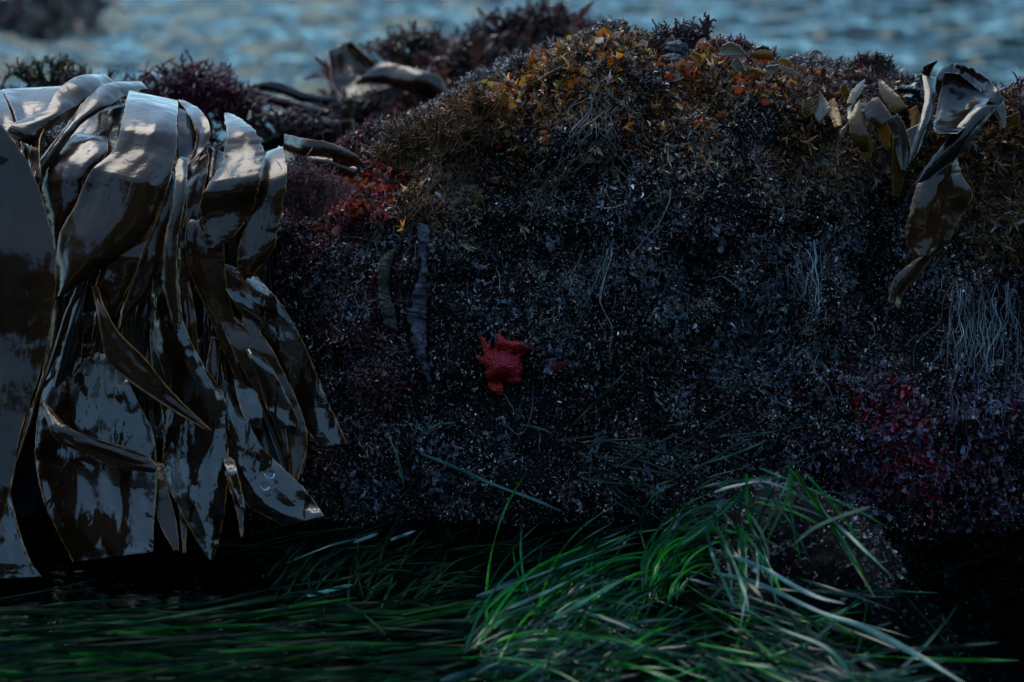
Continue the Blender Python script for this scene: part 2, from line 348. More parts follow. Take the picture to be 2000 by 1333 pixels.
turf('painted_glints', 'pale curls with painted-in glints sprinkled through the dark turf of the face', RV, RN, 52000, lambda px, py, P: w_face(px, py, P) * np.clip(.35 + 1.1 * patch(P, 30, k=12), .03, 2),
     [(.42, .33, .30), (.26, .20, .20), (.60, .55, .54), (.30, .17, .17)], .0046, CURLS, seed=111, jit=.7, lift=.003)  # pale colours put wet glints into the curls
turf('coralline_turf', 'wine red and plum coloured short turf on the left shoulder of the boulder', RV, RN, 26000,
     lambda px, py, P: smooth(px, 500, 560) * (1 - smooth(px, 780, 860)) * np.clip(.5 + patch(P, 14), 0, 1.5) * (1 - .6 * smooth(py, 480, 620)),
     [(.10, .016, .02), (.06, .016, .03), (.14, .02, .018), (.10, .06, .075)], .0065, CURLS + TWIGS[:2], seed=12, jit=.5)
turf('pale_flakes', 'small blue grey coralline flakes scattered over the dark face', RV, RN, 5200,
     lambda px, py, P: kelpgap(px, py) * smooth(py, 260, 480) * (1 - smooth(py, 960, 1020)) * np.clip(.02 + patch(P, 9) * .7 + patch(P, 16, k=3) * .7 + .5 * patch(P, 50), 0, 1) ** 1.2,
     [(.18, .21, .26), (.22, .19, .27), (.13, .19, .22), (.25, .23, .25)], .0066, FANS + TWIGS[:2], seed=13, down=.9, lift=.003)
turf('pink_crust_leaves', 'lavender and maroon frilly leaves on the lower right bulge', RV, RN, 5500,
     lambda px, py, P: smooth(px, 1540, 1680) * smooth(py, 690, 800) * (1 - smooth(py, 1000, 1150)) * np.clip(.15 + patch(P, 16, k=4), 0, 1),
     [(.11, .012, .022), (.20, .12, .20), (.06, .008, .015), (.24, .22, .32), (.08, .03, .05)], .0075, FANS + FANS + LEAVES[:1], seed=14, down=.9, lift=.003)
turf('crimson_leaves', 'crimson sheet-like weed on the lower right bulge', RV, RN, 1500,
     lambda px, py, P: np.exp(-((px - 1770 - (py - 850) * .25) / 42) ** 2 - ((py - 850) / 75) ** 2),
     [(.30, .015, .03), (.16, .01, .02), (.26, .05, .08), (.24, .2, .3)], .0085, FANS + FANS + LEAVES[:1], seed=114, down=1.2, lift=.004, rnd=.6)
turf('red_turf', 'bright red granular turf on the left shoulder crest', RV, RN, 9000,
     lambda px, py, P: np.exp(-((px - 710) / 75) ** 4 - ((py - 365) / 50) ** 2) * np.clip(.4 + patch(P, 25), 0, 1),
     [(.34, .05, .03), (.40, .10, .04), (.30, .03, .05), (.4, .2, .16)], .0062, LEAVES + CURLS, seed=15, down=-.3, mt=M_leaf)
def cb(px, py, a, b): d = py - crest_py(px); return smooth(d, -40, 0) * (1 - smooth(d, a, b))
turf('brown_turf', 'brown and ochre bushy turf along the crest of the boulder', RV, RN, 85000,
     lambda px, py, P: smooth(px, 740, 830) * cb(px, py, 60, 230) * np.clip(.35 + 1.2 * patch(P, 12, k=2) + .6 * patch(P, 40), .02, 1.6),
     [(.16, .06, .025), (.46, .20, .05), (.05, .024, .014), (.52, .32, .15), (.03, .016, .016), (.32, .085, .03), (.06, .03, .02)], .0072, TWIGS + CURLS, seed=16, down=.1, up=.2, jit=.6)  # brown weed, colours raised to stand in for warm sun on the crest
turf('beige_turf', 'pale beige bristly twigs mixed into the crest turf', RV, RN, 18000,
     lambda px, py, P: smooth(px, 800, 900) * cb(px, py, 120, 300) * np.clip(.1 + 1.2 * patch(P, 10, k=9), 0, 1.6),
     [(.46, .33, .21), (.42, .25, .12), (.42, .36, .33)], .0085, TWIGS + CURLS, seed=17, down=.4, jit=.3)  # beige also brightened in place of stronger sunlight
turf('orange_leaves', 'small orange and yellow rounded leaves dotted over the crest', RV, RN, 3600,
     lambda px, py, P: smooth(px, 860, 930) * (1 - smooth(px, 1560, 1600)) * cb(px, py, 35, 110) * np.clip(patch(P, 16, k=5) + .2 * np.exp(-((px - 1040) / 130) ** 2), 0, 1),
     [(.60, .20, .02), (.60, .34, .04), (.5, .09, .03), (.5, .2, .12), (.55, .48, .40), (.3, .1, .02)], .0066, LEAVES, seed=18, down=-.3, mt=M_leaf, jit=.25, lift=.004)
turf('dark_crest_turf', 'dark purple bristly turf on the crest at the right', RV, RN, 12000,
     lambda px, py, P: smooth(px, 1380, 1480) * cb(px, py, 30, 90),
     [(.09, .05, .06), (.06, .035, .04), (.16, .09, .08)], .0085, TWIGS + CURLS, seed=19, down=-.4)
turf('brown_turf', 'tawny bristly turf at the right edge of the boulder below the dark kelp', RV, RN, 7000,
     lambda px, py, P: smooth(px, 1860, 1930) * smooth(py, 230, 280) * (1 - smooth(py, 400, 560)),
     [(.24, .13, .06), (.34, .2, .09), (.12, .07, .05)], .011, TWIGS, seed=20, down=.3)
# back rocks
turf('brown_turf', 'blurred red brown turf over the rear rock', BV, BN, 9000, lambda px, py, P: .3 + np.clip(patch(P, 5), -.2, 1),
     [(.13, .05, .04), (.18, .08, .04), (.08, .04, .045), (.18, .05, .05), (.14, .07, .05)], .022, TWIGS, seed=21, down=-.4)
turf('dark_turf', 'blurred maroon turf on the low rock behind the kelp', CV, CN, 4000, None,
     [(.09, .03, .04), (.05, .04, .03), (.14, .04, .05)], .018, TWIGS, seed=22, down=-.5)
turf('dark_turf', 'dark weed hanging on the distant rock', DV, DN, 1500, None, [(.06, .03, .04), (.04, .03, .03)], .06, TWIGS, seed=23, down=.3)
turf('pale_flakes', 'lavender flakes on the low rock among the surfgrass', EV, EN, 900, lambda px, py, P: np.clip(patch(P, 14), 0, 1),
     [(.25, .2, .3), (.14, .05, .07), (.2, .25, .28)], .007, FANS, seed=24, down=.5)
turf('coralline_turf', 'dark turf on the low rock among the surfgrass', EV, EN, 9000, None, [(.04, .03, .03), (.06, .05, .045)], .007, CURLS, seed=25)

# ------------------------------------------------------------------ tubes / strands
def cr(Pt, m):
    Pt = np.asarray(Pt, float)
    if len(Pt) == 2: return Pt[0] + (Pt[1] - Pt[0]) * np.linspace(0, 1, m)[:, None]
    Q = np.concatenate([[2 * Pt[0] - Pt[1]], Pt, [2 * Pt[-1] - Pt[-2]]]); t = np.linspace(0, len(Pt) - 1 - 1e-6, m); i = t.astype(int); f = (t - i)[:, None]
    a, b, c, d = Q[i], Q[i + 1], Q[i + 2], Q[i + 3]
    return .5 * (2 * b + (c - a) * f + (2 * a - 5 * b + 4 * c - d) * f ** 2 + (3 * b - a - 3 * c + d) * f ** 3)
def tube(Pt, r0, r1, m=16, k=5, jit=0):
    C = cr(Pt, m)
    if jit: C = C + jit * np.stack([perlin(C * (34 if jit < .003 else 60) + s) for s in (3, 31, 77)], -1)
    T = np.gradient(C, axis=0); T /= np.linalg.norm(T, axis=1)[:, None] + 1e-9
    A = np.cross(T, [.3, 1, .2]); A /= np.linalg.norm(A, axis=1)[:, None] + 1e-9; B = np.cross(T, A)
    a = np.arange(k) / k * 2 * math.pi; r = np.linspace(r0, r1, m)[:, None, None]
    V = C[:, None] + r * (A[:, None] * np.cos(a)[None, :, None] + B[:, None] * np.sin(a)[None, :, None])
    return V.reshape(-1, 3), grid_faces(m, k, True)
def flatstrip(Pt, w, m=18, tw=0.0, seed=0, taper=True, n0=(0, -.8, .6)):
    C = cr(Pt, m); T = np.gradient(C, axis=0); T /= np.linalg.norm(T, axis=1)[:, None] + 1e-9
    n0 = np.array(n0, float); A = np.cross(T, n0); A /= np.linalg.norm(A, axis=1)[:, None] + 1e-9; B = np.cross(A, T)
    th = tw * perlin(np.stack([np.linspace(0, 2.5, m) + seed * 7.7, np.full(m, seed * .37), np.zeros(m)], -1)) * 2
    A2 = A * np.cos(th)[:, None] + B * np.sin(th)[:, None]; B2 = -A * np.sin(th)[:, None] + B * np.cos(th)[:, None]
    t = np.linspace(0, 1, m); ww = w * (np.minimum(1, (1 - t) * 5 + .12) * np.minimum(1, t * 8 + .4) if taper else np.ones(m))
    V = np.stack([C - A2 * ww[:, None] / 2, C + B2 * ww[:, None] * .12, C + A2 * ww[:, None] / 2], 1)
    return V.reshape(-1, 3), grid_faces(m, 3)
# depth of the boulder face where a photo pixel falls
_rp = np.stack(pix(RV), -1); _c = (np.arange(RV.shape[1]) < RV.shape[1] * .62)
_RP = _rp[:, _c].reshape(-1, 2); _RY = RV[:, _c].reshape(-1, 3)
def faceY(px, py, off=.0):
    d = (_RP[:, 0] - px) ** 2 + (_RP[:, 1] - py) ** 2; i = np.argsort(d)[:6]
    return float(_RY[i, 1].min()) - off
def on_face(pts, off=.006): return np.array([at(x, y, faceY(x, y, off)) for x, y in pts])

STR = (.26, .30, .33)
def strands(name, label, boxes, n, length, col, seed, r=.0009, spread=.25, cat='seaweed', group=None, lean=0):
    rr = np.random.default_rng(seed); parts = []; cs = []
    for i in range(int(n * 1.7)):
        x = rr.uniform(boxes[0], boxes[2]); y = rr.uniform(boxes[1], boxes[3]); L_ = length * rr.uniform(.5, 1.2); pts = []; x0 = x; y0 = y; k = 5
        for j in range(k): pts.append((x0, y0)); x0 += rr.normal(lean, spread) * L_ / k; y0 += L_ / k * rr.uniform(.7, 1.1)
        v, f = tube(on_face(pts, rr.uniform(.003, .02)), r * .45 * rr.uniform(.5, 1.5), r * .3, 26, 4, jit=.0022); parts.append((v, f)); cs.append(np.tile(np.array(col) * .75 * math.exp(rr.normal(0, .55)), (len(v), 1)))
    V, F = join(parts); return mesh_obj(name, V, F, M_strand, col=np.concatenate(cs), label=label, cat=cat, group=group)
G = 'hanging tassels of thin weed'
strands('hanging_weed', 'thick pale grey tassel hanging at the far right of the boulder', (1860, 540, 1985, 600), 34, 230, STR, 1, r=.0011, group=G)
strands('hanging_weed', 'grey strands drooping from the summit just left of its middle', (1130, 160, 1210, 260), 26, 130, (.20, .19, .20), 2, r=.0011, spread=.6, group=G)
strands('hanging_weed', 'pale string hanging beside the dark hollow right of centre', (1560, 470, 1610, 500), 7, 160, STR, 3, r=.0010, group=G)
strands('hanging_weed', 'small pale tuft hanging left of the dark hollow', (1130, 470, 1200, 500), 8, 110, (.24, .24, .25), 4, r=.0008, lean=-.3, group=G)
strands('hanging_weed', 'short bluish tassel right of the dark hollow', (1520, 500, 1570, 540), 8, 90, STR, 5, r=.0009, group=G)
strands('hanging_weed', 'thin dark bristles trailing down below the left end of the crest', (840, 280, 940, 360), 30, 110, (.14, .10, .08), 6, r=.0008, spread=.6, lean=-.4, group=G)
strands('hanging_weed', 'tan wiry strands in the upper middle of the shaded face', (1040, 310, 1110, 350), 10, 110, (.26, .19, .11), 7, r=.0011, spread=.4, lean=-.4, group=G)
strands('hanging_weed', 'long limp threads over the right bulge below the pale tassel', (1850, 760, 1970, 800), 10, 160, (.18, .2, .24), 8, r=.0007, group=G)
def one_strand(pts, r, col, label, name='weed_string', group='single curved weed strings on the face', off=.012):
    v, f = tube(on_face(pts, off), r, r * .4, 40, 5, jit=.0025); mesh_obj(name, v, f, M_strand, col=np.tile(col, (len(v), 1)), label=label, cat='seaweed', group=group)
one_strand([(1310, 368), (1305, 400), (1290, 430), (1262, 466), (1238, 492)], .0011, (.30, .28, .26), 'S-curved pale string on the upper middle of the dark face')
one_strand([(1178, 407), (1200, 408), (1224, 396)], .0011, (.3, .28, .26), 'short horizontal pale string left of the S-curved one')
one_strand([(1182, 540), (1172, 590), (1196, 640), (1190, 690)], .0009, (.2, .22, .24), 'thin string bending down the middle of the face above the red star')
one_strand([(1140, 600), (1160, 560), (1175, 520), (1200, 470)], .0008, (.2, .2, .2), 'thin slanting string right above the red star')
one_strand([(1590, 470), (1592, 520), (1600, 570), (1596, 610)], .0014, (.26, .3, .34), 'thick pale string hanging to the right of the dark hollow')
one_strand([(990, 830), (1015, 850), (1038, 810), (1040, 760)], 0.0009, (.16, .18, .22), 'twisted grey strand curling just below the red star')
one_strand([(1600, 690), (1590, 720), (1620, 760), (1632, 800)], .0008, (.2, .24, .28), 'fine drooping string left of the maroon bulge')
one_strand([(1440, 560), (1410, 540), (1385, 545)], .0010, (.2, .26, .3), 'short bluish string at the lower edge of the dark hollow')
r7 = np.random.default_rng(77); pr = []; cs = []
for i in range(380):                      # loose curly threads everywhere on the face
    x, y = r7.uniform(600, 1980), 250 + 680 * r7.beta(1.2, 1.7); pts = []; a = r7.uniform(0, 6.3) if i % 3 == 0 else r7.normal(1.57, .5)
    for j in range(4): pts.append((x, y)); x += 16 * math.cos(a) * r7.uniform(.4, 1.2); y += 16 * math.sin(a) * r7.uniform(.4, 1.2); a += r7.normal(0, .8)
    v, f = tube(on_face(pts, r7.uniform(.003, .014)), r7.uniform(.0003, .0007), .0003, 12, 4, jit=.003); pr.append((v, f)); cs.append(np.tile(np.array([.14, .13, .13]) * math.exp(r7.normal(0, .5)), (len(v), 1)))
V_, F_ = join(pr); mesh_obj('loose_threads', V_, F_, M_strand, col=np.concatenate(cs), label='loose fine weed threads littered across the shaded face', cat='seaweed', kind='stuff')

# lavender crust strip in the cleft
def ribbon(st, base, m_per=14, nc=19, camber=.0, seed=0, amp=.004, f=14, rag=1.2, ragend=0, thick=.0014, over=0, roll=0):
    st = np.array([tuple(q) + (0,) * (5 - len(q)) for q in st], float); m = max(10, int(m_per * (len(st) - 1)))
    if over: st = np.concatenate([st[:1] + [[3, 7, -3, 7, over]], st])
    q = cr(st, m); r = np.random.default_rng(seed + 100)
    Lp, Rp, dy = q[:, :2], q[:, 2:4], q[:, 4]; ymid = (Lp[:, 1] + Rp[:, 1]) / 2
    u = np.linspace(0, 1, nc); u = .5 - .5 * np.cos(u * math.pi) * (.6 + .4 * np.abs(np.cos(u * math.pi)))
    u[0], u[-1] = 0, 1
    if rag:
        s = np.linspace(0, len(st) * 1.5, m)
        jl = rag * (perlin(np.stack([s * 3, s * 0 + seed + .5, s * 0], -1)) + .6 * perlin(np.stack([s * 9, s * 0 + seed + .5, s * 0], -1)))
        jr = rag * (perlin(np.stack([s * 3, s * 0 + seed + 9.5, s * 0], -1)) + .6 * perlin(np.stack([s * 9, s * 0 + seed + 9.5, s * 0], -1)))
        d = (Rp - Lp); d /= np.linalg.norm(d, axis=1)[:, None] + 1e-6; Lp = Lp + d * jl[:, None]; Rp = Rp + d * jr[:, None]
    PX = Lp[:, None] * (1 - u)[None, :, None] + Rp[:, None] * u[None, :, None]
    if ragend:
        s = u * 3; t = np.linspace(0, 1, m); ax = q[-1, :2] + q[-1, 2:4] - q[-3, :2] - q[-3, 2:4]; ax /= np.linalg.norm(ax) + 1e-6
        je = ragend * (perlin(np.stack([s * 2, s * 0 + seed, s * 0 + .3], -1)) + .5 * perlin(np.stack([s * 7, s * 0 + seed, s * 0 + .3], -1)))
        PX = PX + (t ** 6)[:, None, None] * je[None, :, None] * ax[None, None]
    skew = .5 + .22 * perlin(np.stack([np.linspace(0, len(st) * .6, m), np.full(m, seed + .3), np.zeros(m)], -1)) * 2
    us = np.clip(u[None] - (skew[:, None] - .5) * .6 * np.sin(u * math.pi)[None], 0, 1)
    Yd = base(ymid)[:, None] + dy[:, None] - camber * .55 * (1 - (2 * us - 1) ** 2)
    P0 = at(PX[..., 0], PX[..., 1], Yd)
    nz = amp * .95 * fbm(P0 * f + seed * 3.1, 2) + amp * .9 * fbm(P0 * f * .5 + seed * 5.7, 2) * 1.2
    wd_ = np.linalg.norm(P0[:, 0] - P0[:, -1], axis=1)[:, None]; ln = np.concatenate([[0], np.cumsum(np.linalg.norm(np.diff(P0[:, nc // 2], axis=0), axis=1))])[:, None]
    sx = u[None] * wd_
    fold = perlin(np.stack([sx * 42 + seed * 1.7, ln * 7 + 0 * sx, 0 * sx + seed], -1)) + .5 * perlin(np.stack([sx * 95, ln * 12 + 0 * sx, 0 * sx + seed + 4], -1))
    nz = nz + np.minimum(.0045, wd_ ** 2 * 1.3) * fold
    rr_ = min(1, amp / .006) * .0034 * (perlin(np.stack([ln * 22 + seed + 0 * sx, sx * 10, 0 * sx + seed], -1)) + .5 * perlin(np.stack([ln * 60 + 0 * sx, sx * 10, 0 * sx + 9 + seed], -1))) * np.abs(2 * u - 1)[None] ** 4 * np.minimum(1, wd_ / .03) ** 2
    Yd = Yd - nz - rr_ - roll * np.abs(2 * u - 1)[None] ** 4
    P = at(PX[..., 0], PX[..., 1], Yd)
    e = np.abs(2 * u - 1)[None] + 0 * Yd; e = np.maximum(e, (np.linspace(0, 1, m) ** 14)[:, None] * .98 * (1 if ragend else .9))
    # distance to the edge in real size, so the pale rim keeps one width
    wdt = np.linalg.norm(P[:, 0] - P[:, -1], axis=1)[:, None]; de = np.minimum(u, 1 - u)[None] * wdt
    e = np.clip(1.02 - de / .0042 * .25, .3, 1.02)
    return P, e
def kelp(st, label, off=0, m=None, name='kelp_blade', group='brown kelp blades draped at the left', cat='kelp', base=None, **kw):
    b = base or (lambda py: np.interp(py, BASE[0], BASE[1]) - off)
    if base is None and off >= 0: st = [tuple(st[0]) + (0,) * (5 - len(st[0]))] + list(st[1:]); st[0] = st[0][:4] + (st[0][4] + .03,)
    P, e = ribbon(st, b, **kw)
    o = mesh_obj(name, P, grid_faces(*P.shape[:2]), m or M_kelp, label=label, cat=cat, group=group, attrs={'edge': e})
    s = o.modifiers.new('thickness', 'SOLIDIFY'); s.thickness = .0013; s.offset = 0
    return o
BASE = np.array([[100, .30], [150, .26], [200, .19], [260, .12], [350, .055], [500, .02], [650, .002], [800, -.02], [900, -.05], [1000, -.09], [1100, -.13], [1250, -.16]]).T
K = kelp
# backing blades (dark, behind)
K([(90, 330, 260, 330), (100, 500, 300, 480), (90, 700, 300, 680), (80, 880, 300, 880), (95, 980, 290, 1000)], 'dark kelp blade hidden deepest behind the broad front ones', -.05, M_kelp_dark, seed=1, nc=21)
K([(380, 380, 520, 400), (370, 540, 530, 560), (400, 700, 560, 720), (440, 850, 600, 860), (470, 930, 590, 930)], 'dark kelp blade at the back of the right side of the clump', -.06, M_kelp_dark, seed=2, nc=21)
K([(108, 590, 150, 560), (92, 680, 168, 650), (80, 750, 196, 745), (76, 830, 225, 830), (85, 900, 260, 890), (100, 960, 270, 950)], 'narrow dark blade with a thin pale line, right of the big front blade', -.02, seed=3, camber=.012)
K([(225, 650, 295, 640), (215, 700, 315, 710), (205, 780, 325, 790), (212, 850, 325, 860), (230, 900, 318, 900)], 'short blade with ragged blue sheen in the middle of the clump', -.025, M_kelp_low, seed=4, amp=.006, ragend=10)
K([(215, 590, 270, 590), (200, 700, 250, 710), (150, 800, 215, 830), (130, 880, 200, 900)], 'slim dark blade between the curled one and the big front blade', -.03, seed=5)
K([(5, 178, 130, 171, 0), (28, 225, 105, 222, -.02), (45, 300, 78, 275, -.05), (60, 380, 80, 350, -.05)], 'hollow dark fold at the top left under a pale rim', -.02, M_kelp, seed=6, over=.06, camber=-.03)
K([(-60, 160, 5, 178), (-60, 210, 22, 225), (-50, 270, 36, 285), (-40, 330, 36, 330)], 'small pale blade peeping at the left edge of the frame', .02, seed=7)
K([(60, 258, 90, 236), (35, 300, 62, 300), (20, 350, 50, 350)], 'narrow blade tucked beneath the arching fold', .0, seed=8)
K([(205, 146, 228, 166, .02), (152, 150, 200, 178), (112, 178, 160, 208, -.01), (86, 218, 118, 232, -.02), (30, 240, 84, 262, -.02), (10, 262, 60, 285, -.01)], 'arching grey blade sweeping down left across the top', .015, seed=9, camber=.02, amp=.003)
K([(275, 160, 292, 178, .05), (208, 165, 248, 186, .02), (168, 195, 212, 208), (140, 232, 160, 242), (100, 285, 118, 295), (66, 330, 82, 345), (62, 368, 74, 372)], 'second arching blade, twisting down beside the first', .012, seed=10, camber=.02, amp=.003)
K([(148, 262, 208, 268), (108, 305, 208, 300), (84, 360, 178, 345), (86, 400, 165, 390), (95, 440, 140, 445), (100, 500, 118, 500)], 'brown blade with a pale sheen between the front blade and the broad one', .0, seed=12, over=.06, camber=.022, amp=.004)
K([(140, 232, 252, 200), (132, 300, 240, 285), (112, 380, 210, 365)], 'black blade added as shade behind the arching blades', -.035, M_kelp_dark, seed=44)  # dark sheet added to blacken the shaded gap
K([(348, 212, 402, 232), (348, 285, 398, 295), (350, 350, 392, 350)], 'black blade added as shade inside the crescent', -.02, M_kelp_dark, seed=45)  # another added dark sheet, standing for shade in this gap
# main ones
K([(252, 180, 347, 199, .03), (241, 225, 346, 240), (224, 290, 343, 305), (178, 335, 324, 370), (148, 400, 302, 430), (116, 460, 262, 490), (109, 530, 200, 525), (107, 584, 128, 576)], 'broad glossy kelp blade draped over the top, wide and smooth', .055, seed=13, over=.06, camber=.03, amp=.0065, nc=25, f=9)
K([(232, 425, 302, 430), (212, 480, 282, 485), (196, 530, 262, 540), (184, 575, 238, 590), (196, 620, 226, 620)], 'blade with a blue patch splitting off the broad one', .050, seed=14, camber=.008, amp=.004)
K([(180, 560, 190, 560, 0), (190, 610, 206, 605), (198, 655, 234, 652), (210, 705, 284, 702), (262, 752, 322, 750), (330, 797, 364, 795), (402, 840, 412, 841)], 'blade curled outward to the lower right with a sharp tip', .085, seed=15, camber=.010, amp=.003, roll=.006)
K([(-190, 120, -60, 150, .03), (-165, 200, -12, 225), (-170, 330, 60, 330, .012), (-180, 480, 106, 480), (-180, 600, 104, 605), (-180, 730, 77, 730), (-170, 850, 40, 850), (-150, 960, 22, 950), (-120, 1050, -5, 1040)], 'big smooth blade filling the left edge of the frame', 0, M_kelp, seed=16, base=lambda py: np.interp(py, [120, 300, 500, 650, 800, 950, 1060], [.03, -.04, -.08, -.095, -.13, -.175, -.20]), over=.06, camber=.02, amp=.008, nc=29, f=5)
K([(344, 306, 366, 309), (340, 390, 362, 390), (322, 470, 346, 475), (321, 550, 348, 560), (332, 610, 352, 615), (341, 642, 350, 643)], 'narrow straight strap hanging down beside the broad blade', .07, seed=17, camber=.008, amp=.001, thick=.002)
K([(337, 335, 346, 340), (316, 400, 338, 410), (290, 470, 326, 480), (262, 545, 300, 560), (238, 605, 262, 605), (230, 645, 238, 642)], 'slender bluish blade to the right of the broad one', .04, seed=18, camber=.008)
K([(366, 332, 412, 292), (364, 400, 396, 385), (352, 460, 376, 470), (350, 520, 368, 540), (352, 600, 366, 610)], 'speckled pale strip behind the narrow strap', .01, seed=19, rag=3)
K([(350, 197, 360, 198, .03), (370, 228, 394, 218, .01), (384, 262, 411, 252), (378, 296, 403, 285), (360, 330, 374, 318)], 'crescent shaped blade curving beside the broad top', .01, seed=20, over=.06, camber=.006, rag=2)
K([(405, 285, 440, 300), (400, 335, 428, 345), (385, 385, 410, 400)], 'small curled blade between the crescent and the winged one', -.01, seed=21, camber=.02)
K([(437, 221, 449, 222, .03), (443, 255, 492, 250, .01), (440, 300, 513, 292), (418, 345, 509, 330, -.01), (397, 378, 506, 372, -.015), (391, 430, 491, 415), (398, 465, 462, 455), (408, 488, 424, 484)], 'wing shaped blade with a raised point and torn lower edge', .05, seed=22, camber=.018, amp=.007, f=12, rag=4, nc=21)
K([(520, 300, 552, 290), (502, 360, 561, 345), (484, 430, 546, 432), (466, 490, 536, 480), (463, 520, 512, 518), (478, 548, 488, 545)], 'bluish blade with a notched tip beside the red turf', .045, seed=23, over=.06, camber=.012, amp=.004, rag=3, ragend=10)
K([(388, 392, 412, 396), (363, 450, 436, 470), (368, 520, 440, 530), (398, 595, 452, 600), (425, 658, 470, 665), (452, 720, 500, 730), (480, 790, 520, 800), (500, 860, 530, 860), (520, 930, 535, 930)], 'long dark blade with an amber rim, under the winged one', .02, seed=24, camber=.006)
K([(405, 500, 500, 540), (450, 580, 546, 590), (500, 650, 582, 650), (545, 720, 612, 715), (575, 790, 640, 785), (600, 842, 668, 842), (622, 873, 675, 868)], 'long blade slanting right to an orange brown tip', .02, M_kelp_low, seed=25, camber=.008, rag=2, ragend=6)
K([(420, 600, 470, 625), (452, 680, 520, 665), (490, 750, 560, 740), (535, 820, 590, 810), (560, 880, 600, 870), (568, 950, 578, 950)], 'dark blade with a fine curved rim beneath the slanting one', .035, seed=26, camber=.008)
K([(470, 664, 484, 662), (488, 700, 528, 715), (508, 750, 556, 765), (522, 800, 580, 815), (545, 835, 582, 835)], 'small blade with a pale blue patch near the right side', .05, M_kelp_low, seed=27, camber=.008, ragend=8)
K([(455, 740, 490, 740), (470, 800, 512, 800), (490, 840, 508, 838)], 'short pointed blue blade in the right half of the clump', .045, M_kelp_low, seed=28, ragend=6)
K([(305, 470, 352, 480), (298, 560, 350, 565), (300, 615, 360, 635), (312, 700, 398, 715), (328, 762, 434, 765), (326, 820, 448, 826), (319, 880, 446, 890), (328, 945, 444, 945), (354, 1000, 438, 1000), (384, 1055, 428, 1055), (408, 1094, 415, 1096)], 'long centre blade widening to a broad pointed end', .045, M_kelp_low, seed=29, camber=.016, amp=.006, nc=25, rag=2, f=10)
K([(432, 740, 452, 750), (438, 800, 478, 810), (442, 862, 508, 868), (450, 920, 548, 910), (475, 978, 590, 950), (508, 1003, 618, 985), (556, 1029, 633, 1009)], 'blade ending in a slanted tip with two clear bubbles', .045, M_kelp_low, seed=30, camber=.012, amp=.005, nc=21)
K([(428, 870, 448, 875), (446, 930, 466, 930), (472, 994, 480, 996)], 'thin pointed strip in front of the slanted tip', .06, M_kelp_low, seed=31)
K([(120, 610, 200, 600, .08), (100, 690, 225, 680, .05), (80, 780, 262, 770, .01), (70, 850, 300, 850), (70, 905, 306, 925), (82, 965, 304, 985), (103, 1020, 300, 1035), (128, 1068, 300, 1068), (142, 1099, 298, 1079)], 'broad blade cut straight across its lower end', .04, M_kelp_low, seed=32, camber=.02, amp=.007, nc=29, f=9)
K([(80, 790, 86, 782), (95, 832, 130, 832), (115, 862, 190, 858), (170, 888, 250, 875), (228, 913, 290, 893), (302, 924, 309, 914)], 'amber edged blade jutting right across the lower clump', .085, seed=33, camber=.006, rag=2, amp=.003)
K([(-80, 880, 20, 895), (-80, 960, 18, 955), (-80, 1040, 42, 1050), (-60, 1095, 62, 1100), (-60, 1135, 82, 1128)], 'blade at the bottom left corner of the clump with dark spots', .075, M_kelp_low, seed=34, camber=.014)
K([(300, 900, 325, 905), (302, 960, 330, 960), (310, 1020, 345, 1020), (340, 1078, 350, 1078)], 'narrow dark strip hanging beside the cut-off blade', .03, seed=35)
K([(345, 960, 372, 965), (352, 1020, 366, 1020), (358, 1082, 363, 1082)], 'thin blackish strip behind the pointed centre blade', .03, seed=36)
K([(440, 930, 470, 930), (462, 1000, 476, 1000), (470, 1050, 474, 1050)], 'thin stringy tip below the slanted blade', .03, seed=37)
rk = np.random.default_rng(404)
ORD = 'first second third fourth fifth sixth seventh eighth ninth tenth eleventh twelfth thirteenth fourteenth fifteenth sixteenth seventeenth eighteenth nineteenth twentieth'.split()
for i in range(20):
    x = 120 + 20 * i + rk.uniform(-8, 8); y = rk.uniform(480, 680); w = rk.uniform(8, 20); ln_ = rk.uniform(260, 400); fan = (x - 300) / 400 * .55 + rk.normal(0, .08); st = []
    for j in range(5):
        t = j / 4; cx_ = x + fan * ln_ * t ** 1.3 + 8 * math.sin(t * 5 + i); ww = w * (1.2 - 1.05 * t ** 2) * (.6 + t * .6); st.append((cx_ - ww, y + ln_ * t, cx_ + ww, y + ln_ * t + rk.uniform(-8, 8)))
    K(st, ORD[i] + ' slim shaded kelp blade counted from the left end of the clump', rk.uniform(-.01, .035), (M_kelp, M_kelp_low, M_kelp_dark)[i % 3], seed=200 + i, camber=.006, group='slim shaded kelp blades')
# fold to the right, over the shoulder
K([(556, 262, 553, 292, .06), (598, 272, 590, 304, .05), (640, 278, 640, 306, .06), (690, 300, 655, 318, .08), (712, 322, 680, 326, .10)], 'folded blade lying sideways over the rock right of the clump', 0, seed=40, camber=.015, amp=.004)
K([(545, 285, 556, 296, .05), (520, 318, 552, 318, .02), (505, 350, 530, 360, 0)], 'rolled brown rim bridging the winged blade and the sideways one', .02, seed=41, camber=.01)
K([(602, 306, 596, 322, .12), (650, 312, 640, 338, .12), (700, 330, 690, 350, .12)], 'pale wet blade lying flat behind the red turf', -.02, seed=42, camber=.01)
